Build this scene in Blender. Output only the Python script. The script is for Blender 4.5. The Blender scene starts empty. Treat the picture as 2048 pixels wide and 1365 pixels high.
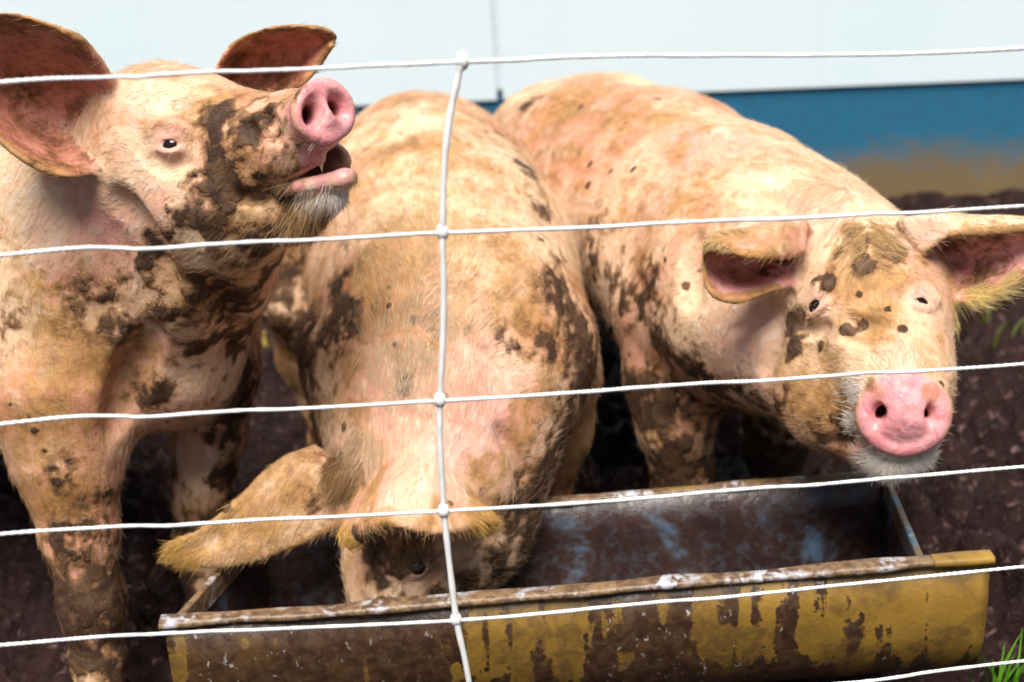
import bpy, math, random
import numpy as np
from mathutils import Vector, Matrix, kdtree

random.seed(7)
RNG = np.random.default_rng(11)
SC = bpy.context.scene
COL = SC.collection

# ------------------------------------------------------------------ camera
PW, PH, FPX = 2048.0, 1365.0, 2844.0
PITCH, ROLL = math.radians(21.0), math.radians(3.5)
CAM = np.array([0.0, 0.0, 1.20])
_f = np.array([0.0, math.cos(PITCH), -math.sin(PITCH)])
_r0 = np.array([1.0, 0.0, 0.0])
_u0 = np.array([0.0, math.sin(PITCH), math.cos(PITCH)])
_r = math.cos(ROLL) * _r0 - math.sin(ROLL) * _u0
_u = math.sin(ROLL) * _r0 + math.cos(ROLL) * _u0
cd = bpy.data.cameras.new('camera')
cam = bpy.data.objects.new('camera', cd)
COL.objects.link(cam)
cam.matrix_world = Matrix(((_r[0], _u[0], -_f[0], CAM[0]), (_r[1], _u[1], -_f[1], CAM[1]),
                           (_r[2], _u[2], -_f[2], CAM[2]), (0, 0, 0, 1)))
cd.sensor_width = 36.0
cd.lens = FPX * 36.0 / PW
cd.clip_start = 0.05
cd.clip_end = 500.0
cd.dof.use_dof = True
cd.dof.focus_distance = 1.60
cd.dof.aperture_fstop = 4.0
SC.camera = cam

# ------------------------------------------------------------------ light
SUN_ELEV, SUN_AZ = math.radians(63), math.radians(188)   # azimuth clockwise from +Y (soft overcast sun behind the camera's left)
w = bpy.data.worlds.new('World')
SC.world = w
w.use_nodes = True
nt = w.node_tree
bg = nt.nodes['Background']
sky = nt.nodes.new('ShaderNodeTexSky')
sky.sky_type = 'NISHITA'
sky.sun_disc = False
sky.sun_elevation = SUN_ELEV
sky.sun_rotation = SUN_AZ
sky.dust_density = 3.0
nt.links.new(sky.outputs[0], bg.inputs[0])
bg.inputs[1].default_value = 0.05
sl = bpy.data.lights.new('sun', 'SUN')
sl.energy = 4.8
sl.angle = math.radians(36)
sl.color = (1.0, 0.95, 0.88)
sun = bpy.data.objects.new('sun', sl)
COL.objects.link(sun)
sdir = Vector((math.sin(SUN_AZ) * math.cos(SUN_ELEV), math.cos(SUN_AZ) * math.cos(SUN_ELEV), math.sin(SUN_ELEV)))
sun.rotation_euler = sdir.to_track_quat('Z', 'Y').to_euler()
sun.location = (0, 0, 6)
SC.view_settings.view_transform = 'Standard'
SC.view_settings.look = 'None'
SC.view_settings.gamma = 1.0
SC.view_settings.use_curve_mapping = False
SC.view_settings.exposure = 0.38
SC.render.engine = 'CYCLES'
SC.cycles.use_denoising = True
SC.cycles.max_bounces = 4
SC.cycles.use_adaptive_sampling = True
SC.cycles.adaptive_threshold = 0.03
SC.cycles_curves.shape = 'RIBBONS'
SC.cycles_curves.subdivisions = 2
SC.cycles.transparent_max_bounces = 8


# ------------------------------------------------------------------ helpers
def ray(px, py):
    return _f + _r * ((px - PW / 2) / FPX) - _u * ((py - PH / 2) / FPX)


def P(px, py, Y):
    d = ray(px, py)
    return CAM + d * (Y / d[1])


def PZ(px, py, z):
    d = ray(px, py)
    return CAM + d * ((z - CAM[2]) / d[2])


def depth(p):
    return float(np.dot(np.asarray(p) - CAM, _f))


def nrm(v):
    v = np.asarray(v, float)
    return v / (np.linalg.norm(v) + 1e-12)


def tag(o, label=None, cat=None, group=None, kind=None):
    if label: o['label'] = label
    if cat: o['category'] = cat
    if group: o['group'] = group
    if kind: o['kind'] = kind
    return o


def empty(name, loc):
    o = bpy.data.objects.new(name, None)
    o.empty_display_size = 0.1
    o.location = loc
    COL.objects.link(o)
    return o


def mesh_np(name, verts, quads, mat, parent=None, smooth=True):
    verts = np.asarray(verts, np.float32)
    quads = np.asarray(quads, np.int32)
    me = bpy.data.meshes.new(name)
    n = quads.shape[1]
    me.vertices.add(len(verts))
    me.vertices.foreach_set('co', verts.ravel())
    me.loops.add(quads.size)
    me.loops.foreach_set('vertex_index', quads.ravel())
    me.polygons.add(len(quads))
    me.polygons.foreach_set('loop_start', np.arange(0, quads.size, n, dtype=np.int32))
    me.update(calc_edges=True)
    if smooth:
        me.shade_smooth()
    if mat: me.materials.append(mat)
    o = bpy.data.objects.new(name, me)
    COL.objects.link(o)
    if parent is not None:
        o.parent = parent
        o.matrix_parent_inverse = Matrix.Translation(-Vector(parent.location))
    return o


def mesh_py(name, verts, faces, mat, parent=None, smooth=False):
    me = bpy.data.meshes.new(name)
    me.from_pydata([tuple(map(float, v)) for v in verts], [], faces)
    me.update()
    if smooth: me.shade_smooth()
    if mat: me.materials.append(mat)
    o = bpy.data.objects.new(name, me)
    COL.objects.link(o)
    if parent is not None:
        o.parent = parent
        o.matrix_parent_inverse = Matrix.Translation(-Vector(parent.location))
    return o


def lattice_noise(x, y, z, seed=0):
    """smooth value noise in [0,1]"""
    xi, yi, zi = np.floor(x).astype(np.int64), np.floor(y).astype(np.int64), np.floor(z).astype(np.int64)
    fx, fy, fz = x - xi, y - yi, z - zi
    fx, fy, fz = [t * t * (3 - 2 * t) for t in (fx, fy, fz)]

    def h(a, b, c):
        n = (a * 374761393 + b * 668265263 + c * 2147483647 + seed * 144269504) & 0xFFFFFFFF
        n = ((n ^ (n >> 13)) * 1274126177) & 0xFFFFFFFF
        n = ((n ^ (n >> 16)) * 2246822519) & 0xFFFFFFFF
        return ((n ^ (n >> 15)) & 0xFFFF) / 65535.0
    r = 0
    for i in (0, 1):
        wx = fx if i else 1 - fx
        for j in (0, 1):
            wy = fy if j else 1 - fy
            for k in (0, 1):
                wz = fz if k else 1 - fz
                r = r + wx * wy * wz * h(xi + i, yi + j, zi + k)
    return r


# ------------------------------------------------------------------ materials
class NB:
    """small node builder"""
    def __init__(s, name):
        s.m = bpy.data.materials.new(name)
        s.m.use_nodes = True
        s.t = s.m.node_tree
        s.b = s.t.nodes['Principled BSDF']
        s.out = s.t.nodes['Material Output']

    def n(s, typ, **kw):
        nd = s.t.nodes.new(typ)
        for k, v in kw.items():
            if k.startswith('i_'):
                nd.inputs[k[2:].replace('_', ' ')].default_value = v
            else:
                setattr(nd, k, v)
        return nd

    def l(s, a, b):
        s.t.links.new(a, b)

    def coord(s, kind='Object', scale=(1, 1, 1)):
        tc = s.n('ShaderNodeTexCoord')
        mp = s.n('ShaderNodeMapping')
        mp.inputs['Scale'].default_value = scale
        s.l(tc.outputs[kind], mp.inputs['Vector'])
        return mp.outputs[0]

    def noise(s, vec, scale, detail=4, rough=0.55, dist=0.0):
        nd = s.n('ShaderNodeTexNoise')
        nd.inputs['Scale'].default_value = scale
        nd.inputs['Detail'].default_value = detail
        nd.inputs['Roughness'].default_value = rough
        nd.inputs['Distortion'].default_value = dist
        s.l(vec, nd.inputs['Vector'])
        return nd.outputs['Fac']

    def ramp(s, fac, stops):
        nd = s.n('ShaderNodeValToRGB')
        els = nd.color_ramp.elements
        while len(els) < len(stops): els.new(0.5)
        for e, (p, c) in zip(els, stops):
            e.position = p
            e.color = c if len(c) == 4 else (*c, 1)
        s.l(fac, nd.inputs[0])
        return nd.outputs[0]

    def step(s, fac, a, b):
        nd = s.n('ShaderNodeMapRange', interpolation_type='SMOOTHSTEP')
        nd.inputs['From Min'].default_value = a
        nd.inputs['From Max'].default_value = b
        s.l(fac, nd.inputs['Value'])
        return nd.outputs[0]

    def math(s, op, a, b=None, clamp=False):
        nd = s.n('ShaderNodeMath', operation=op, use_clamp=clamp)
        for i, v in enumerate((a, b)):
            if v is None: continue
            if isinstance(v, (int, float)): nd.inputs[i].default_value = v
            else: s.l(v, nd.inputs[i])
        return nd.outputs[0]

    def mix(s, fac, a, b, blend='MIX'):
        nd = s.n('ShaderNodeMix', data_type='RGBA', blend_type=blend)
        for i, v in ((0, fac), (6, a), (7, b)):
            if isinstance(v, (int, float)): nd.inputs[i].default_value = v
            elif isinstance(v, tuple): nd.inputs[i].default_value = v if len(v) == 4 else (*v, 1)
            else: s.l(v, nd.inputs[i])
        return nd.outputs[2]

    def bump(s, h, strength, dist=0.01, prev=None):
        nd = s.n('ShaderNodeBump')
        nd.inputs['Strength'].default_value = strength
        nd.inputs['Distance'].default_value = dist
        s.l(h, nd.inputs['Height'])
        if prev is not None: s.l(prev, nd.inputs['Normal'])
        return nd.outputs[0]

    def set(s, base=None, rough=None, normal=None, **kw):
        for k, v in (('Base Color', base), ('Roughness', rough), ('Normal', normal)):
            if v is None: continue
            if isinstance(v, (int, float)): s.b.inputs[k].default_value = v
            elif isinstance(v, tuple): s.b.inputs[k].default_value = (*v, 1)
            else: s.l(v, s.b.inputs[k])
        for k, v in kw.items():
            k = k.replace('_', ' ')
            if isinstance(v, (int, float)) or isinstance(v, tuple): s.b.inputs[k].default_value = v
            else: s.l(v, s.b.inputs[k])
        return s.m


def skin_material(seed):
    b = NB('pig_skin')
    at = b.n('ShaderNodeAttribute', attribute_name='tint')
    sp = b.n('ShaderNodeSeparateColor')
    b.l(at.outputs['Color'], sp.inputs[0])
    mud, tan, pink = sp.outputs[0], sp.outputs[1], sp.outputs[2]
    wet = at.outputs['Alpha']
    at2 = b.n('ShaderNodeAttribute', attribute_name='coat')
    sp2 = b.n('ShaderNodeSeparateColor')
    b.l(at2.outputs['Color'], sp2.inputs[0])
    warm, streak, ear = sp2.outputs[0], sp2.outputs[1], sp2.outputs[2]
    tc = b.n('ShaderNodeTexCoord')
    mp = b.n('ShaderNodeMapping')
    mp.inputs['Location'].default_value = (seed * 3.1, seed * 1.7, seed)
    b.l(tc.outputs['Object'], mp.inputs['Vector'])
    co = mp.outputs[0]
    mid = b.noise(co, 30, 5, .62, 1.0)
    fine = b.noise(co, 95, 4, .62, .8)
    # skin under a cream coat
    base = b.mix(b.step(warm, .34, .76), (.76, .52, .33), (.72, .31, .235))
    base = b.mix(b.math('MULTIPLY', b.step(streak, .46, .78), .8), base, (.82, .66, .50))
    base = b.mix(b.math('MULTIPLY', b.step(mid, .5, .75), .35), base, (.60, .255, .165))
    # ochre dirt rubbed into the coat
    tt = b.math('ADD', tan, b.math('MULTIPLY', b.math('SUBTRACT', fine, .5), .7))
    och = b.mix(b.step(mid, .35, .68), (.46, .235, .055), (.29, .135, .034))
    base = b.mix(b.math('MULTIPLY', b.step(tt, .12, .80), .85), base, och)
    base = b.mix(b.math('MULTIPLY', b.step(tt, .72, 1.05), .6), base, (.23, .120, .035))
    # bare pink skin, redder and darker inside the ears
    pk = b.mix(b.step(mid, .3, .7), (.80, .40, .40), (.70, .235, .255))
    pk = b.mix(b.math('MULTIPLY', b.step(tan, .28, .75), .85), pk, (.43, .18, .08))
    pk = b.mix(b.math('MULTIPLY', b.step(fine, .50, .68), .5), pk, (.56, .17, .19))
    pk = b.mix(ear, pk, b.mix(b.step(mid, .35, .65), (.52, .165, .130), (.36, .100, .070)))
    base = b.mix(pink, base, pk)
    # mud, and shade painted in with it, from thin brown film to dark cakes
    mm = b.math('ADD', mud, b.math('MULTIPLY', b.math('SUBTRACT', fine, .5), 1.0))
    film = b.step(mm, .10, .46)
    cake = b.step(mm, .42, .70)
    base = b.mix(b.math('MULTIPLY', film, .82), base, b.mix(b.step(mid, .35, .65), (.24, .112, .042), (.145, .064, .025)))
    base = b.mix(b.math('MULTIPLY', cake, .95), base, b.mix(b.step(mid, .42, .62), (.036, .017, .010), (.125, .068, .034)))
    # small flecks of mud
    vo = b.n('ShaderNodeTexVoronoi', feature='F1')
    vo.inputs['Scale'].default_value = 17
    wv = b.n('ShaderNodeVectorMath', operation='ADD')
    nv = b.n('ShaderNodeTexNoise'); nv.inputs['Scale'].default_value = 40
    b.l(co, nv.inputs['Vector'])
    sc_ = b.n('ShaderNodeVectorMath', operation='SCALE'); sc_.inputs['Scale'].default_value = .03
    b.l(nv.outputs['Color'], sc_.inputs[0]); b.l(co, wv.inputs[0]); b.l(sc_.outputs[0], wv.inputs[1])
    b.l(wv.outputs[0], vo.inputs['Vector'])
    sepc = b.n('ShaderNodeSeparateColor'); b.l(vo.outputs['Color'], sepc.inputs[0])
    size = b.math('MULTIPLY', b.step(sepc.outputs[0], .78, 1.0), .20)
    fl = b.step(b.math('SUBTRACT', size, vo.outputs['Distance']), .0, .05)
    fl = b.math('MULTIPLY', fl, b.math('SUBTRACT', 1.0, pink, True))
    base = b.mix(b.math('MULTIPLY', fl, .85), base, (.075, .040, .022))
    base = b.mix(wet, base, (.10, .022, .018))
    rough = b.mix(cake, b.mix(pink, (.62,) * 3, (.30,) * 3), (.72,) * 3)
    h = b.math('ADD', b.math('MULTIPLY', streak, .5), b.math('MULTIPLY', fine, .45))
    h = b.math('ADD', h, b.math('MULTIPLY', cake, .55))
    h = b.math('ADD', h, b.math('MULTIPLY', fl, .5))
    nr = b.bump(h, .6, .006)
    m = b.set(base, rough, nr, Specular_IOR_Level=.35)
    return m


def hair_material():
    b = NB('bristle')
    at = b.n('ShaderNodeAttribute', attribute_name='hcol')
    b.set(at.outputs['Color'], .45, Specular_IOR_Level=.5)
    return b.m


def plain(name, col, rough=.5, **kw):
    b = NB(name)
    co = b.coord()
    n = b.noise(co, 60, 4)
    c2 = tuple(x * .75 for x in col)
    b.set(b.mix(b.step(n, .3, .7), col, c2), rough, b.bump(n, .15, .002), **kw)
    return b.m


M_EYE = NB('eye_dark').set((.012, .007, .006), .06)
M_EYEWHITE = NB('eye_rim').set((.46, .33, .30), .25)
M_TOOTH = plain('tooth', (.75, .66, .45), .35)
M_HAIR = hair_material()


def strand_mat():
    b = NB('white_polywire')
    co = b.coord()
    n = b.noise(co, 220, 3)
    d = b.noise(co, 9, 3)
    c = b.mix(b.step(n, .45, .62), (.86, .88, .88), (.70, .73, .74))
    c = b.mix(b.step(d, .60, .74), c, (.50, .50, .47))
    return b.set(c, .45, b.bump(n, .3, .001))


def plastic_mat():
    b = NB('white_plastic')
    n = b.noise(b.coord(), 40, 3)
    return b.set(b.mix(b.step(n, .5, .75), (.88, .88, .86), (.76, .75, .70)), .42)


def panel_mat():
    b = NB('white_cladding')
    co = b.coord('Object', (1, 1, 1))
    n = b.noise(co, 1.4, 4)
    mp = b.coord('Object', (9, 9, .5))
    st = b.noise(mp, 1.0, 4)
    c = b.mix(b.step(n, .35, .75), (.76, .88, .92), (.72, .86, .91))
    c = b.mix(b.math('MULTIPLY', b.step(st, .55, .8), .18), c, (.60, .64, .64))
    return b.set(c, .55, b.bump(n, .08, .01))


def base_mat():
    b = NB('blue_baseboard')
    tc = b.n('ShaderNodeTexCoord')
    sep = b.n('ShaderNodeSeparateXYZ')
    b.l(tc.outputs['Object'], sep.inputs[0])
    co = tc.outputs['Object']
    mpn = b.n('ShaderNodeMapping'); mpn.inputs['Scale'].default_value = (.45, 1, 1)
    b.l(co, mpn.inputs['Vector'])
    n1 = b.noise(mpn.outputs[0], 3.0, 4, .6, .3)
    n2 = b.noise(co, 22, 4, .6)
    hgt = b.math('ADD', sep.outputs[2], b.math('MULTIPLY', b.math('SUBTRACT', n1, .5), -.40))
    hgt = b.math('ADD', hgt, b.math('MULTIPLY', b.math('SUBTRACT', n2, .5), -.14))
    blue = b.mix(b.step(n2, .3, .7), (.012, .150, .270), (.020, .125, .220))
    fac = b.step(hgt, .30, .08)
    mudc = b.mix(b.step(n1, .35, .65), (.30, .185, .045), (.20, .135, .055))
    return b.set(b.mix(b.math('MULTIPLY', fac, .95), blue, mudc), .6, b.bump(n2, .2, .004))


def ground_mat():
    b = NB('churned_mud')
    tc = b.n('ShaderNodeTexCoord')
    co = tc.outputs['Object']
    n1 = b.noise(co, 7, 5, .6, .5)
    n2 = b.noise(co, 45, 5, .65, .4)
    c = b.mix(b.step(n1, .35, .7), (.014, .006, .0055), (.034, .016, .015))
    c = b.mix(b.step(n2, .55, .74), c, (.19, .115, .105))
    r = b.mix(b.step(n2, .35, .65), (.42,) * 3, (.75,) * 3)
    nr = b.bump(n2, .8, .025)
    return b.set(c, r, nr, Specular_IOR_Level=.14)


def trough_mat(inside=False):
    b = NB('trough_inside' if inside else 'yellow_paint_rust')
    tc = b.n('ShaderNodeTexCoord')
    co = tc.outputs['Object']
    sep = b.n('ShaderNodeSeparateXYZ')
    b.l(co, sep.inputs[0])
    mp = b.n('ShaderNodeMapping'); mp.inputs['Scale'].default_value = (34, 6, 6.5)
    b.l(co, mp.inputs['Vector'])
    drip = b.noise(mp.outputs[0], 1.0, 3, .5, .35)
    n1 = b.noise(co, 9, 5, .6, .6)
    n2 = b.noise(co, 60, 5, .65, .5)
    n3 = b.noise(co, 150, 3, .6)
    rust = b.mix(b.step(n2, .35, .68), (.045, .022, .014), (.095, .050, .022))
    rust = b.mix(b.step(n1, .5, .75), rust, (.13, .065, .018))
    if inside:
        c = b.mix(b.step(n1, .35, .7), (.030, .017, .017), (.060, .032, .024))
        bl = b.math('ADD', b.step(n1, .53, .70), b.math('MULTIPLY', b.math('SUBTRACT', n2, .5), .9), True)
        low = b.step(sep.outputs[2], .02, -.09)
        c = b.mix(b.math('MULTIPLY', b.math('MULTIPLY', bl, b.math('ADD', b.math('MULTIPLY', low, .8), .22)), .75), c, (.12, .23, .34))  # worn patches carry a bluish sky sheen painted into the colour
        r = b.mix(b.step(n2, .4, .6), (.22,) * 3, (.5,) * 3)
        return b.set(c, r, b.bump(n2, .4, .004))
    yel = b.mix(b.step(n1, .3, .7), (.42, .245, .036), (.24, .138, .024))
    yel = b.mix(b.math('MULTIPLY', b.step(drip, .35, .62), .45), yel, (.21, .115, .020))
    yel = b.mix(b.math('MULTIPLY', b.step(n2, .5, .72), .5), yel, (.22, .125, .030))
    # paint survives towards one end and round the middle; long drips of slop hide it elsewhere
    x = sep.outputs[0]
    keep = b.ramp(b.math('ADD', b.math('MULTIPLY', x, .9), .5),
                  [(.0, (.55,) * 3), (.035, (.50,) * 3), (.06, (.08,) * 3), (.30, (.10,) * 3), (.36, (.50,) * 3), (.47, (.60,) * 3),
                   (.53, (.22,) * 3), (.64, (.22,) * 3), (.72, (.60,) * 3), (.90, (.70,) * 3), (.95, (.82,) * 3), (1.0, (1.0,) * 3)])
    kk = b.math('ADD', keep, b.math('MULTIPLY', b.math('SUBTRACT', drip, .5), 2.4))
    kk = b.math('ADD', kk, b.math('MULTIPLY', b.math('SUBTRACT', n1, .5), 1.5))
    kk = b.math('ADD', kk, b.math('MULTIPLY', b.math('SUBTRACT', n2, .5), .6))
    kk = b.math('SUBTRACT', kk, b.math('MULTIPLY', b.step(sep.outputs[2], -.10, -.18), .5))
    kk = b.math('ADD', kk, b.math('MULTIPLY', b.math('SUBTRACT', n3, .5), .35))
    fac = b.step(kk, .42, .56)
    st_ = b.math('MULTIPLY', b.step(n1, .44, .60), b.step(n2, .38, .58))
    yel = b.mix(b.math('MULTIPLY', st_, .65), yel, (.11, .058, .022))
    c = b.mix(fac, rust, yel)
    # dried pale splashes
    mp3 = b.n('ShaderNodeMapping'); mp3.inputs['Scale'].default_value = (105, 60, 62)
    b.l(co, mp3.inputs['Vector'])
    sp_ = b.noise(mp3.outputs[0], 1.0, 2, .5, .6)
    dot = b.math('MULTIPLY', b.step(sp_, .65, .73), b.step(n1, .38, .55))
    dot = b.math('MULTIPLY', dot, b.math('SUBTRACT', 1.0, fac, True))
    c = b.mix(b.math('MULTIPLY', dot, .8), c, (.55, .50, .48))
    r = b.mix(fac, b.mix(b.step(n2, .4, .6), (.28,) * 3, (.55,) * 3), (.48,) * 3)
    h = b.math('ADD', b.math('MULTIPLY', fac, -.4), b.math('MULTIPLY', n2, .7))
    h = b.math('ADD', h, b.math('MULTIPLY', n1, .6))
    return b.set(c, r, b.bump(h, .45, .004))


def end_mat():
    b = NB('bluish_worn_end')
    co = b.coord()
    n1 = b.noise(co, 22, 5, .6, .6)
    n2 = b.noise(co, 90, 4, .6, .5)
    c = b.mix(b.step(n1, .42, .60), (.16, .095, .05), (.075, .145, .19))  # wear, with the bluish sheen of the sky put into the colour
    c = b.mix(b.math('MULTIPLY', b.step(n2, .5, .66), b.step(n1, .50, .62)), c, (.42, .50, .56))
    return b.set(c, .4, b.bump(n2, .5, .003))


def rim_mat():
    b = NB('worn_rim')
    co = b.coord()
    n1 = b.noise(co, 14, 5, .6, .5)
    n2 = b.noise(co, 80, 4, .6, .5)
    c = b.mix(b.step(n2, .35, .65), (.12, .068, .040), (.27, .175, .095))
    c = b.mix(b.math('MULTIPLY', b.step(n1, .50, .62), b.step(n2, .40, .58)), c, (.50, .52, .58))
    c = b.mix(b.step(n1, .42, .30), c, (.32, .20, .06))
    return b.set(c, b.mix(n2, (.2,) * 3, (.55,) * 3), b.bump(n2, .6, .004))


# ------------------------------------------------------------------ ground
def build_ground():
    def axis(lo, hi, n, far):
        inner = np.linspace(lo, hi, n)
        k = np.geomspace(0.05, far, 26)
        return np.concatenate([lo - k[::-1], inner, hi + k])
    xs, ys = axis(-1.9, 1.9, 330, 90), axis(1.0, 4.4, 300, 90)
    X, Y = np.meshgrid(xs, ys, indexing='ij')
    o = np.zeros_like(X)
    n1 = lattice_noise(X * 3.1, Y * 3.1, o, 1)
    n2 = lattice_noise(X * 9, Y * 9, o, 2)
    n3 = lattice_noise(X * 22, Y * 22, o, 3)
    n4 = lattice_noise(X * 48, Y * 48, o, 4)
    z = (n1 - .5) * .07 + np.abs(n2 - .5) * .15 + np.abs(n3 - .5) * .13 + (n4 - .5) * .046 - .085
    fade = np.clip((6 - np.maximum(np.abs(X) - 1.0, np.abs(Y - 2.7))) / 3, 0, 1)
    z = z * fade * np.clip((4.3 - Y) / .9, .25, 1)
    V = np.stack([X, Y, z], -1).reshape(-1, 3)
    nx, ny = X.shape
    i, j = np.meshgrid(np.arange(nx - 1), np.arange(ny - 1), indexing='ij')
    a = (i * ny + j).ravel()
    Q = np.stack([a, a + ny, a + ny + 1, a + 1], -1)
    g = mesh_np('ground', V, Q, ground_mat())
    tag(g, kind='structure')
    return g


build_ground()


# ------------------------------------------------------------------ barn wall
def box(name, lo, hi, mat, parent, bev=0.0, frame=None):
    (x0, y0, z0), (x1, y1, z1) = lo, hi
    v = [(x0, y0, z0), (x1, y0, z0), (x1, y1, z0), (x0, y1, z0), (x0, y0, z1), (x1, y0, z1), (x1, y1, z1), (x0, y1, z1)]
    if frame is not None:
        v = [frame @ Vector(p) for p in v]
    f = [(0, 3, 2, 1), (4, 5, 6, 7), (0, 1, 5, 4), (1, 2, 6, 5), (2, 3, 7, 6), (3, 0, 4, 7)]
    o = mesh_py(name, v, f, mat, parent)
    if bev:
        md = o.modifiers.new('bevel', 'BEVEL'); md.width = bev; md.segments = 2; md.limit_method = 'ANGLE'
    return o


def build_barn():
    WY = 4.25
    e0 = P(1370, 187, WY)
    e1 = PZ(2048, 160, e0[2])
    yaw = math.atan2(e1[1] - e0[1], e1[0] - e0[0])
    WY = WY
    seam = P(994, 95, WY)
    seam[1] = e0[1] + (seam[0] - e0[0]) * math.tan(yaw)
    WY = seam[1]
    print('barn yaw', math.degrees(yaw), 'edge', e0)
    bz = e0[2]
    barn = empty('barn', (seam[0], WY, 0))
    tag(barn, 'long white clad barn wall with a mud splashed blue base board', 'barn')
    fr = Matrix.Translation((seam[0], WY, 0)) @ Matrix.Rotation(yaw, 4, 'Z')
    pm, bm = panel_mat(), base_mat()
    wdt = 2.35
    for i in range(-3, 3):
        x0 = i * wdt + .009
        o = box('wall_panel', (0, 0, 0), (wdt - .018, .010, 2.6 - bz), pm, None, .003)
        o.parent = barn
        o.matrix_local = Matrix.Rotation(yaw, 4, 'Z') @ Matrix.Translation((x0, 0, bz))
        o = box('base_board', (0, 0, 0), (wdt - .004, .03, bz + .117), bm, None, .004)
        o.parent = barn
        o.matrix_local = Matrix.Rotation(yaw, 4, 'Z') @ Matrix.Translation((i * wdt + .002, .0115, -.105))
    core = box('backing_wall', (-3 * wdt, .0125, bz + .03), (3 * wdt, .20, 2.6), plain('grey_backing', (.78, .86, .89), .7), None)
    core.parent = barn
    core.matrix_local = Matrix.Rotation(yaw, 4, 'Z')
    return barn


build_barn()


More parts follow.
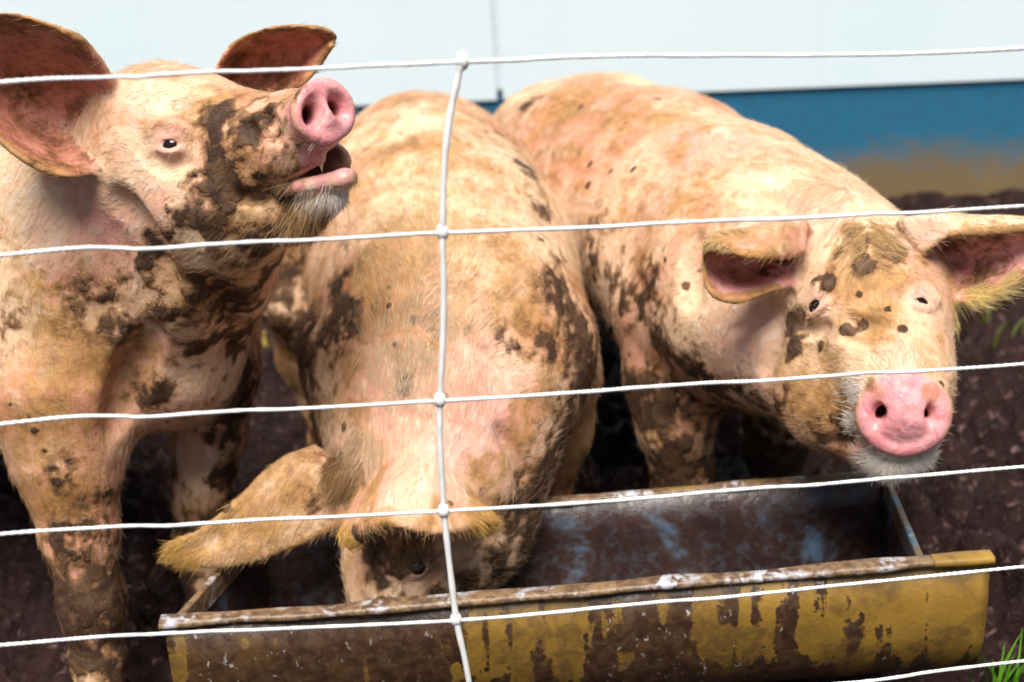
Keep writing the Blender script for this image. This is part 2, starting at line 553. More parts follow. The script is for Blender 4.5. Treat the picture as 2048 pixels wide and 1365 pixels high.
# ------------------------------------------------------------------ trough
def build_trough():
    RZ = .25
    a, c = PZ(328, 1250, RZ), PZ(1978, 1118, RZ)
    br = PZ(1787, 952, RZ)
    L = np.linalg.norm((c - a)[:2])
    ex = nrm([c[0] - a[0], c[1] - a[1], 0])
    ey = np.array([-ex[1], ex[0], 0])
    wid = float(np.dot(br - a, ey))
    end_r = float(np.dot(PZ(1838, 1118, RZ) - a, ex))
    mid = a + ex * L / 2
    print('trough', 'L', L, 'w', wid, 'end_r', end_r, 'a', a, 'c', c)
    root = empty('feed_trough', (mid[0], mid[1], 0))
    tag(root, 'rusty yellow steel feed trough under the head of the eating pig', 'trough')
    frame = Matrix(((ex[0], ey[0], 0, 0), (ex[1], ey[1], 0, 0), (0, 0, 1, RZ), (0, 0, 0, 1)))

    def put(o):
        o.parent = root
        o.matrix_parent_inverse = Matrix()
        o.matrix_local = frame
        return o
    # profile in local (y,z): front rim (0,0) -> bulging front -> round bottom -> back rim
    D = .215

    def skew(x, y):
        # the far side is a little shorter at one end: the end plates are not square to the front
        t = np.clip(y / wid, 0, 1)
        f = (x + L / 2) / L
        return x + t * ((1 - f) * .085 + f * .022)
    pts = []
    for t in np.linspace(0, 1, 29):
        ang = math.pi * t
        y = wid / 2 - math.cos(ang) * (wid / 2 + .012 * math.sin(ang) ** .5 * (1 if t < .5 else .3))
        z = -D * (math.sin(ang) ** .62)
        pts.append((y, z))
    pts = np.array(pts)
    nl = 90
    xs = np.linspace(-L / 2, L / 2, nl)

    def sheet(name, prof, mat, off):
        d = np.gradient(prof, axis=0)
        nn = np.stack([-d[:, 1], d[:, 0]], -1)
        nn /= np.linalg.norm(nn, axis=1)[:, None]
        pr = prof + nn * off
        rag = np.zeros(nl)
        V = np.zeros((nl, len(pr), 3))
        tt = np.clip((np.arange(len(pr)) / (len(pr) - 1) - .30) / .06, 0, 1)
        len_j = L * (1 - tt) + (end_r + .004) * tt            # only the front sheet runs on past the end plate
        X = -L / 2 + (xs[:, None] + L / 2) / L * len_j[None, :]
        dent = (lattice_noise(X * 7, pr[None, :, 0] * 7 + 0 * X, pr[None, :, 1] * 7 + 0 * X, 5) - .5) * .010
        V[..., 0] = skew(X, pr[None, :, 0] + 0 * X)
        V[..., 1] = pr[None, :, 0] + dent
        V[..., 2] = pr[None, :, 1]
        n2 = len(pr)
        i, j = np.meshgrid(np.arange(nl - 1), np.arange(n2 - 1), indexing='ij')
        q = (i * n2 + j).ravel()
        Q = np.stack([q, q + n2, q + n2 + 1, q + 1], -1)
        return mesh_np(name, V.reshape(-1, 3), Q, mat)
    shell = put(sheet('outer_shell', pts, trough_mat(), 0.0))
    md = shell.modifiers.new('thick', 'SOLIDIFY'); md.thickness = .004; md.offset = 0
    shell['label'] = 'outer shell in flaking yellow paint with brown drips'
    lin = put(sheet('inner_lining', pts, trough_mat(True), .0055))
    if True:
        # the lining normal must sit on the hollow side
        me = lin.data
        co = np.empty(len(me.vertices) * 3, np.float32); me.vertices.foreach_get('co', co); co = co.reshape(-1, 3)
        if co[:, 2].min() < -D - .003:
            off = put(sheet('inner_lining', pts, trough_mat(True), -.0055))
            bpy.data.objects.remove(lin)
            lin = off
            lin.name = 'inner_lining'
    md = lin.modifiers.new('thick', 'SOLIDIFY'); md.thickness = .003; md.offset = 0
    lin['label'] = 'dark wet inside with worn patches painted in a bluish sky sheen'
    # end plates
    for xe, nm in ((-L / 2 + .012, 'end_plate'), (end_r - L / 2, 'end_plate')):
        prof = pts * .985 + np.array([wid * .0075, 0])
        prof[:, 0] = np.clip(prof[:, 0], .006, wid - .006)
        n = len(prof)
        V = [(skew(xe, y) - .003, y, z) for y, z in prof] + [(skew(xe, y) + .003, y, z) for y, z in prof]
        Fc = [tuple(range(n)), tuple(range(2 * n - 1, n - 1, -1))] + [(i, i + n, (i + 1) % n + n, (i + 1) % n) for i in range(n)]
        e = put(mesh_py(nm, V, Fc, trough_mat(True)))
        # rolled top edge of the plate
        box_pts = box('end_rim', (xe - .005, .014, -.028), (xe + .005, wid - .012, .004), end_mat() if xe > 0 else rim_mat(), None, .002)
        for v in box_pts.data.vertices: v.co.x = skew(v.co.x, v.co.y)
        box_pts.parent = e
    # rims: rolled edge bars, uneven and worn

    def bar(name, y0, x0, x1, mat, w_=.0125, h_=.0055, seed=3):
        n = 120
        t = np.linspace(x0, x1, n)
        m = 12
        ang = np.linspace(0, 2 * math.pi, m, endpoint=False)
        V = np.zeros((n, m, 3))
        wob = (lattice_noise(t * 16, t * 0, t * 0, seed) - .5) * .004
        V[..., 0] = t[:, None]
        sup = lambda c: np.sign(c) * np.abs(c) ** .6
        V[..., 1] = y0 + sup(np.cos(ang))[None, :] * (w_ + wob[:, None])
        V[..., 2] = .002 + sup(np.sin(ang))[None, :] * (h_ + wob[:, None] * .5) + (lattice_noise(t * 9, t * 0 + 3, t * 0, seed)[:, None] - .5) * .004
        i, j = np.meshgrid(np.arange(n - 1), np.arange(m), indexing='ij')
        a_, b_ = (i * m + j).ravel(), (i * m + (j + 1) % m).ravel()
        Q = np.stack([a_, b_, b_ + m, a_ + m], -1)
        o = mesh_np(name, V.reshape(-1, 3), Q, mat)
        import bmesh
        bm = bmesh.new(); bm.from_mesh(o.data)
        bmesh.ops.holes_fill(bm, edges=[e for e in bm.edges if e.is_boundary])
        bm.to_mesh(o.data); bm.free()
        return put(o)
    rm = rim_mat()
    bar('front_rim', 0.0, -L / 2 - .004, end_r - L / 2 + .012, rm)
    ym = trough_mat()
    bar('front_rim', -.001, end_r - L / 2 + .0125, L / 2 + .003, ym, .0130, .0065)
    bar('back_rim', wid, -L / 2 + .085, end_r - L / 2 + .030, rm, .010, .005, 9)
    # feed lying in the bottom
    n, m = 60, 16
    X, Yy = np.meshgrid(np.linspace(-L / 2 + .09, end_r - L / 2 - .01, n), np.linspace(.035, wid - .035, m), indexing='ij')
    Z = -D + .055 + (lattice_noise(X * 30, Yy * 30, X * 0, 8) - .5) * .02
    i, j = np.meshgrid(np.arange(n - 1), np.arange(m - 1), indexing='ij')
    q = (i * m + j).ravel()
    fd = mesh_np('feed_mash', np.stack([X, Yy, Z], -1).reshape(-1, 3), np.stack([q, q + m, q + m + 1, q + 1], -1),
                 plain('wet_feed', (.045, .030, .022), .3))
    fd.matrix_world = Matrix.Translation((mid[0], mid[1], 0)) @ frame
    tag(fd, 'dark wet feed mash lying along the bottom of the trough', 'feed', kind='stuff')
    return root


build_trough()


# ------------------------------------------------------------------ signed distance volumes
class Vol:
    def __init__(s, lo, hi, h):
        s.lo, s.h = np.array(lo, float), h
        s.n = np.ceil((np.array(hi) - s.lo) / h).astype(int) + 1
        s.a = np.full(s.n, 1.0, np.float32)

    def region(s, lo, hi):
        i0 = np.clip(np.floor((np.asarray(lo) - s.lo) / s.h).astype(int), 0, s.n)
        i1 = np.clip(np.ceil((np.asarray(hi) - s.lo) / s.h).astype(int) + 1, 0, s.n)
        sl = tuple(slice(a, b) for a, b in zip(i0, i1))
        ax = [(np.arange(a, b, dtype=np.float32) * np.float32(s.h) + np.float32(l)) for a, b, l in zip(i0, i1, s.lo)]
        return sl, ax[0][:, None, None], ax[1][None, :, None], ax[2][None, None, :]

    def merge(s, sl, d, k, sub=False):
        a = s.a[sl]
        if sub:
            a = -a
        if k > 0:
            hh = np.maximum(k - np.abs(a - d), 0) / k
            r = np.minimum(a, d) - hh * hh * (k * .25)
        else:
            r = np.minimum(a, d)
        s.a[sl] = -r if sub else r

    def cone(s, A, B, ra, rb, k=.03, sub=False):
        A, B = np.asarray(A, float), np.asarray(B, float)
        rm = max(ra, rb) + k + .01
        sl, X, Y, Z = s.region(np.minimum(A, B) - rm, np.maximum(A, B) + rm)
        if 0 in s.a[sl].shape: return
        d = (B - A).astype(np.float32)
        dd = float(np.dot(d, d)) + 1e-12
        px, py, pz = X - np.float32(A[0]), Y - np.float32(A[1]), Z - np.float32(A[2])
        t = np.clip((px * d[0] + py * d[1] + pz * d[2]) / np.float32(dd), 0, 1)
        D = np.sqrt((px - t * d[0]) ** 2 + (py - t * d[1]) ** 2 + (pz - t * d[2]) ** 2) - (np.float32(ra) + np.float32(rb - ra) * t)
        s.merge(sl, D, k, sub)

    def ell(s, C, R, rad, k=.02, sub=False):
        """ellipsoid; R rows are its axes"""
        C, R, rad = np.asarray(C, float), np.asarray(R, float), np.asarray(rad, float)
        rm = rad.max() + k + .01
        sl, X, Y, Z = s.region(C - rm, C + rm)
        if 0 in s.a[sl].shape: return
        x, y, z = X - np.float32(C[0]), Y - np.float32(C[1]), Z - np.float32(C[2])
        q = [x * np.float32(R[i][0]) + y * np.float32(R[i][1]) + z * np.float32(R[i][2]) for i in range(3)]
        k0 = np.sqrt(sum((q[i] / np.float32(rad[i])) ** 2 for i in range(3)))
        k1 = np.sqrt(sum((q[i] / np.float32(rad[i] ** 2)) ** 2 for i in range(3))) + 1e-6
        D = k0 * (k0 - 1) / k1
        s.merge(sl, D, k, sub)

    def points(s, pts, rads, k):
        m = float(rads.max()) + k + s.h
        lo, hi = pts.min(0) - m - .01, pts.max(0) + m + .01
        sl, X, Y, Z = s.region(lo, hi)
        sub = np.full(s.a[sl].shape, 1.0, np.float32)
        o = np.array([X.ravel()[0], Y.ravel()[0], Z.ravel()[0]])
        K = int(math.ceil(m / s.h))
        g = np.arange(-K, K + 1)
        off = np.stack(np.meshgrid(g, g, g, indexing='ij'), -1).reshape(-1, 3)
        off = off[np.linalg.norm(off, axis=1) * s.h <= m + s.h]
        c = np.round((pts - o) / s.h).astype(int)
        shp = np.array(sub.shape)
        for q in off:
            ix = c + q
            ok = np.all((ix >= 0) & (ix < shp), axis=1)
            iv = ix[ok]
            d = np.linalg.norm(iv * s.h + o - pts[ok], axis=1) - rads[ok]
            np.minimum.at(sub, (iv[:, 0], iv[:, 1], iv[:, 2]), d.astype(np.float32))
        s.merge(sl, sub, k)

    def val(s, p):
        i = np.round((np.asarray(p) - s.lo) / s.h).astype(int)
        if np.any(i < 1) or np.any(i >= s.n - 1): return 1.0, None
        g = np.array([s.a[i[0] + 1, i[1], i[2]] - s.a[i[0] - 1, i[1], i[2]],
                      s.a[i[0], i[1] + 1, i[2]] - s.a[i[0], i[1] - 1, i[2]],
                      s.a[i[0], i[1], i[2] + 1] - s.a[i[0], i[1], i[2] - 1]])
        return float(s.a[tuple(i)]), nrm(g)

    def hit(s, px, py):
        d = ray(px, py)
        for Y in np.arange(1.30, 3.4, s.h * .5):
            p = CAM + d * (Y / d[1])
            v, g = s.val(p)
            if v < 0: return p, g
        return None, None

    def mesh(s):
        a = s.a
        neg = a < 0
        u = neg.view(np.uint8)
        cnt = np.zeros(np.array(a.shape) - 1, np.uint8)
        for i in (0, 1):
            for j in (0, 1):
                for k in (0, 1):
                    cnt += u[i:a.shape[0] - 1 + i, j:a.shape[1] - 1 + j, k:a.shape[2] - 1 + k]
        act = (cnt > 0) & (cnt < 8)
        I = np.stack(np.nonzero(act), -1)
        ids = np.full(cnt.shape, -1, np.int32)
        ids[act] = np.arange(len(I), dtype=np.int32)
        corners = [(i, j, k) for i in (0, 1) for j in (0, 1) for k in (0, 1)]
        cv = {c: a[I[:, 0] + c[0], I[:, 1] + c[1], I[:, 2] + c[2]] for c in corners}
        acc = np.zeros((len(I), 3)); num = np.zeros(len(I))
        for c in corners:
            for ax in range(3):
                if c[ax]: continue
                e = list(c); e[ax] = 1; e = tuple(e)
                v0, v1 = cv[c], cv[e]
                cr = (v0 < 0) != (v1 < 0)
                t = np.where(cr, v0 / np.where(cr, v0 - v1, 1), 0)
                p = np.tile(np.array(c, float), (len(I), 1))
                p[:, ax] += t
                acc += p * cr[:, None]
                num += cr
        V = (I + acc / num[:, None]) * s.h + s.lo
        Qs = []
        for ax in range(3):
            o1, o2 = (ax + 1) % 3, (ax + 2) % 3
            n = np.array(a.shape)
            s0 = [slice(None)] * 3; s1 = [slice(None)] * 3
            s0[ax] = slice(0, n[ax] - 1); s1[ax] = slice(1, n[ax])
            for o in (o1, o2):
                s0[o] = slice(1, n[o] - 1); s1[o] = slice(1, n[o] - 1)
            A_, B_ = neg[tuple(s0)], neg[tuple(s1)]
            for cond, flip in ((A_ & ~B_, False), (~A_ & B_, True)):
                E = np.stack(np.nonzero(cond), -1)
                E[:, o1] += 1; E[:, o2] += 1
                q = []
                for (d1, d2) in ((-1, -1), (0, -1), (0, 0), (-1, 0)):
                    x = E.copy(); x[:, o1] += d1; x[:, o2] += d2
                    q.append(ids[x[:, 0], x[:, 1], x[:, 2]])
                q = np.stack(q, -1)
                Qs.append(q[:, ::-1] if flip else q)
        Q = np.concatenate(Qs)
        Q = Q[np.all(Q >= 0, axis=1)]
        return V, Q


def catmull(pts, n):
    pts = np.asarray(pts, float)
    m = len(pts)
    ext = np.concatenate([[2 * pts[0] - pts[1]], pts, [2 * pts[-1] - pts[-2]]])
    t = np.linspace(0, m - 1, n)
    i = np.minimum(t.astype(int), m - 2)
    f = (t - i).reshape((-1,) + (1,) * (pts.ndim - 1))
    p0, p1, p2, p3 = ext[i], ext[i + 1], ext[i + 2], ext[i + 3]
    return .5 * ((2 * p1) + (p2 - p0) * f + (2 * p0 - 5 * p1 + 4 * p2 - p3) * f ** 2 + (3 * p1 - p0 - 3 * p2 + p3) * f ** 3)


def hair_object(name, root, roots, dirs, nrms, lens, cols, rad, parent_label=None, bend=.5):
    """roots,dirs,nrms: (n,3); curves of 5 points each"""
    n = len(roots)
    K = 5
    hc = bpy.data.hair_curves.new(name)
    hc.add_curves([K] * n)
    t = np.linspace(0, 1, K)
    pos = np.zeros((n, K, 3), np.float32)
    jit = RNG.normal(0, 1, (n, 3)) * .16
    for i, tt in enumerate(t):
        # leaves the skin at an angle and lies over towards the comb direction
        pos[:, i] = roots + lens[:, None] * (dirs * tt + nrms * (.30 * tt - .20 * bend * tt * tt) + jit * tt * tt + np.array([0, 0, -.12]) * tt * tt)
    hc.attributes['position'].data.foreach_set('vector', pos.ravel())
    ra = hc.attributes.get('radius') or hc.attributes.new('radius', 'FLOAT', 'POINT')
    rr = (rad[:, None] * np.array([1, .95, .8, .55, .2])[None, :]).astype(np.float32)
    ra.data.foreach_set('value', rr.ravel())
    ca = hc.attributes.new('hcol', 'FLOAT_COLOR', 'POINT')
    cc = np.ones((n, K, 4), np.float32)
    cc[..., :3] = cols[:, None, :]
    ca.data.foreach_set('color', cc.ravel())
    hc.materials.append(M_HAIR)
    o = bpy.data.objects.new(name, hc)
    COL.objects.link(o)
    o.parent = root
    o.matrix_parent_inverse = Matrix.Translation(-Vector(root.location))
    tag(o, kind='stuff')
    return o


def smooth_noise_disp(V, N, amp, scale, seed):
    return V + N * ((lattice_noise(V[:, 0] * scale, V[:, 1] * scale, V[:, 2] * scale, seed) - .5) * 2 * amp)[:, None]


def vert_normals(V, Q):
    fn = np.cross(V[Q[:, 2]] - V[Q[:, 0]], V[Q[:, 3]] - V[Q[:, 1]])
    N = np.zeros_like(V)
    for i in range(4):
        for c in range(3):
            N[:, c] += np.bincount(Q[:, i], fn[:, c], len(V))
    area = np.linalg.norm(fn, axis=1) * .5
    return N / (np.linalg.norm(N, axis=1)[:, None] + 1e-12), area


class Pig:
    def __init__(s, label, h, seed):
        s.label, s.h, s.seed = label, h, seed
        s.prims, s.ears, s.flow, s.blobs, s.eyes_ = [], [], [], [], []
        s.post = []
        s.long = []
        s.smooth_it = 2
        s.ear_dark = .9
        s.tan0 = .39
        s.low_z = .36
        s.rims, s.extra, s.rim_tan = [], [], .9

    def pt(s, q):
        """(px, py, Y, rpx) -> world point, metres"""
        p = P(q[0], q[1], q[2])
        return p, q[3] * depth(p) / FPX

    def chain(s, qs, k=.05, flow=True):
        w_ = [s.pt(q) for q in qs]
        for (a, ra), (b, rb) in zip(w_[:-1], w_[1:]):
            s.prims.append((a, b, ra, rb, k))
        if flow: s.flow.append(np.array([p for p, _ in w_]))
        return w_

    def ball(s, q, k=.05):
        p, r = s.pt(q)
        s.prims.append((p, p + np.array([0, 0, .001]), r, r, k))

    def wcone(s, a, b, ra, rb, k=.04):
        s.prims.append((np.array(a, float), np.array(b, float), ra, rb, k))

    def leg(s, qs, k=.05):
        """qs: pixel joints, then a hoof straight on the ground below the last joint"""
        w_ = [s.pt(q) for q in qs]
        a, r = w_[-1]
        w_.append((np.array([a[0], a[1] - .005, .105]), min(r, .036)))
        for (p0, r0), (p1, r1) in zip(w_[:-1], w_[1:]):
            s.prims.append((p0, p1, r0, r1, k))
        p, r = w_[-1]
        fwd = np.array([0, -1, 0.])
        # pastern and cloven hoof
        s.prims.append((p, p + np.array([0, -.018, -.05]), r, r * .92, .015))
        for sx in (-1, 1):
            s.prims.append((p + np.array([sx * .014, -.022, -.055]), np.array([p[0] + sx * .018, p[1] - .055, .012]), .024, .017, .006))
        s.flow.append(np.array([q for q, _ in w_] + [np.array([p[0], p[1], 0])]))

    def ear(s, rows, inside_front, thick=.0048, k=.014, pinkness=.75):
        """rows: control rows base->tip of (px,py,Y)"""
        G = np.array([[P(*q) for q in r] for r in rows])
        U = catmull(G, 64)
        S = np.stack([catmull(U[i], 64) for i in range(64)])
        # inside normal
        du, dv = np.gradient(S, axis=0), np.gradient(S, axis=1)
        n = np.cross(du, dv)
        n /= np.linalg.norm(n, axis=2)[..., None] + 1e-12
        if inside_front is not None:
            mid = n[20:44, 20:44].mean((0, 1))
            toc = CAM - S[32, 32]
            if (np.dot(mid, toc) > 0) != inside_front: n = -n
        ctr = G.mean(1)
        tk = thick * (1.25 - .55 * np.linspace(0, 1, 64))
        uu, vv = np.meshgrid(np.linspace(0, 1, 64), np.linspace(0, 1, 64), indexing='ij')
        rim = np.clip((np.maximum(uu, np.abs(vv - .5) * 2 * np.clip(uu * 4, 0, 1)) - .86) / .10, 0, 1).ravel()
        s.ears.append((S.reshape(-1, 3), np.repeat(tk, 64), n.reshape(-1, 3), k, pinkness, ctr))
        s.rims.append(rim)
        s.flow.append(ctr)

    def build(s):
        h = s.h
        lo = np.min([np.minimum(a - ra, b - rb) for a, b, ra, rb, _ in s.prims] + [e[0].min(0) for e in s.ears], axis=0) - .03
        hi = np.max([np.maximum(a + ra, b + rb) for a, b, ra, rb, _ in s.prims] + [e[0].max(0) for e in s.ears], axis=0) + .03
        lo[2] = max(lo[2], -.03)
        vol = s.vol = Vol(lo, hi, h)
        for a, b, ra, rb, k in s.prims:
            vol.cone(a, b, ra, rb, k)
        for S, tk, n, k, pk, ctr in s.ears:
            vol.points(S, tk, k)
        root_p = s.flow[0].mean(0)
        s.root = empty('pig', (root_p[0], root_p[1], 0))
        tag(s.root, s.label, 'pig', 'three muddy pigs at the trough')
        eyes = []
        for fn in s.post:
            fn(s, vol, eyes)
        V, Q = vol.mesh()
        # relax the voxel stepping
        for it in range(s.smooth_it):
            for lam in (.5, -.52):
                acc = np.zeros_like(V); cn = np.zeros(len(V))
                for i in range(4):
                    a_, b_ = Q[:, i], Q[:, (i + 1) % 4]
                    for c in range(3):
                        acc[:, c] += np.bincount(a_, V[b_, c], len(V)) + np.bincount(b_, V[a_, c], len(V))
                    cn += np.bincount(a_, minlength=len(V)) + np.bincount(b_, minlength=len(V))
                V = V + lam * (acc / np.maximum(cn, 1)[:, None] - V)
        N, area = vert_normals(V, Q)
        body = np.ones(len(V))
        V = smooth_noise_disp(V, N, .0042, 11, s.seed)
        V = smooth_noise_disp(V, N, .0018, 34, s.seed + 1)
        N, area = vert_normals(V, Q)
        # tint: r mud and painted shade, g ochre, b bare pink, a wet dark
        T = np.zeros((len(V), 4), np.float32)
        low = np.clip((s.low_z - V[:, 2]) / .22, 0, 1)
        _, arc, off = s.comb(V)
        fb = lambda sc, sd: (lattice_noise(V[:, 0] * sc, V[:, 1] * sc, V[:, 2] * sc, sd) * .6 + lattice_noise(V[:, 0] * sc * 2.3, V[:, 1] * sc * 2.3, V[:, 2] * sc * 2.3, sd + 5) * .4)
        streak = lattice_noise(off[:, 0] * 75, off[:, 1] * 75, off[:, 2] * 75 + arc * 16, s.seed + 40) * .6 \
            + lattice_noise(off[:, 0] * 150, off[:, 1] * 150, off[:, 2] * 150 + arc * 30, s.seed + 41) * .4
        nb, nm, nf = fb(6, s.seed + 42), fb(21, s.seed + 43), fb(58, s.seed + 44)
        wob = 1 + (nm - .5) * 1.1 + (streak - .5) * .45
        T[:, 0] = low * .78
        T[:, 1] = s.tan0 + low * .35
        for ch, px, py, rpx, amt in s.blobs:
            p, g = vol.hit(px, py)
            if p is None:
                print('blob misses', s.label[:12], px, py); continue
            r = rpx * depth(p) / FPX
            d = np.linalg.norm(V - p, axis=1) * (wob if rpx >= 20 else 1 + (nf - .5) * 1.9 + (streak - .5) * .8)
            if (ch == 'r' and rpx >= 20) or (ch == 'g' and rpx >= 40):
                wgt = np.exp(-.62 * (d / r) ** 2) * amt
            else:
                wgt = np.clip(1.25 - d / r, 0, 1)
                wgt = wgt * wgt * (3 - 2 * wgt) * amt
            c = 'rgba'.index(ch[0])
            if ch[1:] == '-':
                T[:, c] = np.clip(T[:, c] - wgt, 0, 1)
            else:
                T[:, c] = np.maximum(T[:, c], wgt)
        # rub the fields with noise and hair streaks
        T[:, 0] = np.clip(T[:, 0] * 1.06 + ((nm - .5) * 1.9 + (streak - .5) * 1.25 + (nf - .5) * 1.5) * (.27 + np.minimum(T[:, 0] * 1.6, .73)) - .09, 0, 1)
        T[:, 1] = np.clip(T[:, 1] * .95 + (nb - .5) * .55 + (nm - .5) * .55 + (streak - .5) * .65 + (nf - .5) * .55, 0, 1.1)
        coat = np.ones((len(V), 4), np.float32)
        coat[:, 0] = np.clip(nb * .75 + nm * .35 - .05, 0, 1); coat[:, 1] = streak; coat[:, 2] = 0
        for (S, tk, n, k, pk, ctr), rim in zip(s.ears, s.rims):
            m = np.all((V > S.min(0) - .02) & (V < S.max(0) + .02), axis=1)
            idx = np.nonzero(m)[0]
            kd = kdtree.KDTree(len(S) // 3 + 1)
            sub = S[::3]; sn = n[::3]; rs = rim[::3]
            for i, q in enumerate(sub): kd.insert(q, i)
            kd.balance()
            for i in idx:
                co, j, dist = kd.find(V[i])
                if dist < .012:
                    ins = np.dot(N[i], sn[j])
                    if rs[j] > 0: T[i, 1] = max(T[i, 1], s.rim_tan * rs[j] * (.7 + .5 * streak[i]))
                    if ins > .15:
                        T[i, 2] = max(T[i, 2], pk * min(1, (ins - .15) / .5) * (1 if dist < .009 else .4) * (1 - .7 * rs[j]))
                        coat[i, 2] = s.ear_dark
                        T[i, 0] = max(T[i, 0], .30 * streak[i] + .9 * max(0, nm[i] - .45))
        for c, r, nn, dep, amt, ch in getattr(s, 'pinks', []):
            q = V - c
            ax = q @ nn
            rad = np.linalg.norm(q - ax[:, None] * nn, axis=1)
            wgt = np.clip((ax + dep) / .010, 0, 1) * np.clip((r * 1.12 - rad) / (r * .12), 0, 1) * (ax < .05)
            T[:, ch] = np.maximum(T[:, ch], wgt * amt)
            if ch == 2:
                T[:, 0] *= 1 - wgt * .6 * amt
                T[:, 1] *= 1 - wgt * .35 * amt
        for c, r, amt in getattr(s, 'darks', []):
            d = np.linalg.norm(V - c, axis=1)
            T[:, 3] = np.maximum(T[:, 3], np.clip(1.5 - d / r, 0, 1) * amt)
        ck = np.clip((T[:, 0] - .38) / .2, 0, 1) * (T[:, 2] < .5)
        V = V + N * (ck * (.0005 + .0014 * nf))[:, None]
        body = mesh_np('body', V, Q, skin_material(s.seed), s.root)
        ca = body.data.attributes.new('tint', 'FLOAT_COLOR', 'POINT')
        ca.data.foreach_set('color', T.ravel())
        ca = body.data.attributes.new('coat', 'FLOAT_COLOR', 'POINT')
        ca.data.foreach_set('color', coat.ravel())
        s.coat = coat
        s.body = body
        for (p, n, r) in eyes:
            s.eyeball(p, n, r)
        s.V, s.Q, s.N, s.T, s.area = V, Q, N, T, area
        print(s.label[:20], 'verts', len(V))

    def comb(s, p):
        """nearest flow line: comb direction, arc length and offset from the axis"""
        n = len(p)
        best = np.full(n, 1e9); dr = np.zeros((n, 3)); arc = np.zeros(n); off = np.zeros((n, 3))
        for fl in s.flow:
            acc = 0.0
            for a, b in zip(fl[:-1], fl[1:]):
                d = b - a
                ln = np.linalg.norm(d) + 1e-9
                t = np.clip(((p - a) @ d) / (ln * ln), 0, 1)
                q = p - (a + t[:, None] * d)
                dist = np.linalg.norm(q, axis=1)
                m = dist < best
                best = np.where(m, dist, best)
                dr[m] = d / ln
                arc = np.where(m, acc + t * ln, arc)
                off[m] = q[m]
                acc += ln
        return dr, arc, off

    def eyeball(s, p, n, r):
        nu, nv = 32, 24
        V = [(0, 0, r)]
        F_ = []
        for i in range(1, nv):
            th = math.pi * i / nv
            for j in range(nu):
                ph = 2 * math.pi * j / nu
                V.append((r * math.sin(th) * math.cos(ph), r * math.sin(th) * math.sin(ph), r * math.cos(th)))
        V.append((0, 0, -r))
        for j in range(nu):
            F_.append((0, 1 + j, 1 + (j + 1) % nu))
            F_.append((len(V) - 1, 1 + (nv - 2) * nu + (j + 1) % nu, 1 + (nv - 2) * nu + j))
            for i in range(nv - 2):
                a_ = 1 + i * nu
                F_.append((a_ + j, a_ + nu + j, a_ + nu + (j + 1) % nu, a_ + (j + 1) % nu))
        V = [tuple(np.array(v) + p) for v in V]
        o = mesh_py('eye', V, F_, M_EYE, s.root, True)
        o.data.materials.append(M_EYEWHITE)
        for pl in o.data.polygons:
            c = np.mean([np.array(o.data.vertices[i].co) for i in pl.vertices], axis=0) - p
            if np.dot(nrm(c), n) < .74: pl.material_index = 1
        return o

    # facial features, carved or added before meshing --------------------------------
    def add_eye(s, px, py, r=.011, ahead=None, closed=False, socket=.011, pk=.30, prot=.0035):
        def f(s, vol, eyes):
            p, n = vol.hit(px, py)
            if p is None: print('eye misses'); return
            n = nrm(n)
            fw = nrm(ahead - np.dot(ahead, n) * n)
            up = np.cross(n, fw)
            if up[2] < 0: up = -up
            vol.ell(p + n * .006, np.array([fw, up, n]), (socket * 1.5, socket * 1.15, .011), .010, True)
            # lids
            for sg, rad_, bulge in ((1, .0066, .0062), (-1, .0056, .0056)):
                pts = []
                for t in np.linspace(-1, 1, 9):
                    pts.append(p + fw * (t * socket * 1.5) + up * sg * (bulge * (1 - t * t) + .0030) + n * (.0042 * (1 - t * t) - .002))
                for a, b in zip(pts[:-1], pts[1:]):
                    vol.cone(a, b, rad_ * .8, rad_ * .8, .004)
            eyes.append((p - n * (r * 1.3 - prot), nrm(n + .10 * up), r * 1.3))
            s.pinks.append((p, .018, n, .02, pk, 2))
            # brow fold
            pts = [p + fw * (t * .026) + up * (.025 - .010 * t * t) - n * .001 for t in np.linspace(-1, 1, 6)]
            for a, b in zip(pts[:-1], pts[1:]):
                vol.cone(a, b, .0065, .0065, .012)
        s.post.append(f)

    def add_crease(s, px, r=.006, k=.012, out=.003, sub=True):
        def f(s, vol, eyes):
            pts = []
            for q in px:
                p, n = vol.hit(*q)
                if p is not None: pts.append(p + n * (out if sub else -out))
            if len(pts) < 2: print('crease misses', px[0]); return
            pts = catmull(np.array(pts), len(pts) * 4)
            m = len(pts)
            for i in range(m - 1):
                t = math.sin(math.pi * (i + .7) / m)
                vol.cone(pts[i], pts[i + 1], r * (.35 + .65 * t), r * (.35 + .65 * t), k, sub)
        s.post.append(f)

    def add_snout(s, q, normal, rad, nostril=.026, k=.014, tall=.92):
        c, _ = s.pt((*q, 10))
        n = nrm(normal)

        def f(s, vol, eyes):
            right = nrm(np.cross(n, [0, 0, 1.0]))
            up = nrm(np.cross(right, n))
            vol.ell(c - n * .010, np.array([right, up, n]), (rad, rad * tall, .020), k)
            # thick rim, gristle over the top
            pts = [c + right * math.cos(t) * rad * .86 + up * math.sin(t) * rad * .86 * tall - n * .001 for t in np.linspace(0, 2 * math.pi, 25)]
            for a, b in zip(pts[:-1], pts[1:]):
                vol.cone(a, b, .0075, .0075, .008)
            for sx in (-1, 1):
                e1 = nrm(right * .72 + up * sx * .45)
                e2 = np.cross(n, e1)
                cc = c + right * sx * nostril + up * .002
                vol.ell(cc + n * .006, np.array([e1, e2, n]), (.0120, .0150, .0085), .010, True)
                vol.ell(cc - n * .006, np.array([e1, e2, n]), (.0078, .0112, .024), .004, True)
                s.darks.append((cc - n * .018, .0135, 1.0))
            s.pinks.append((c, rad * .98, n, .022, 1.0, 2))
        s.post.append(f)

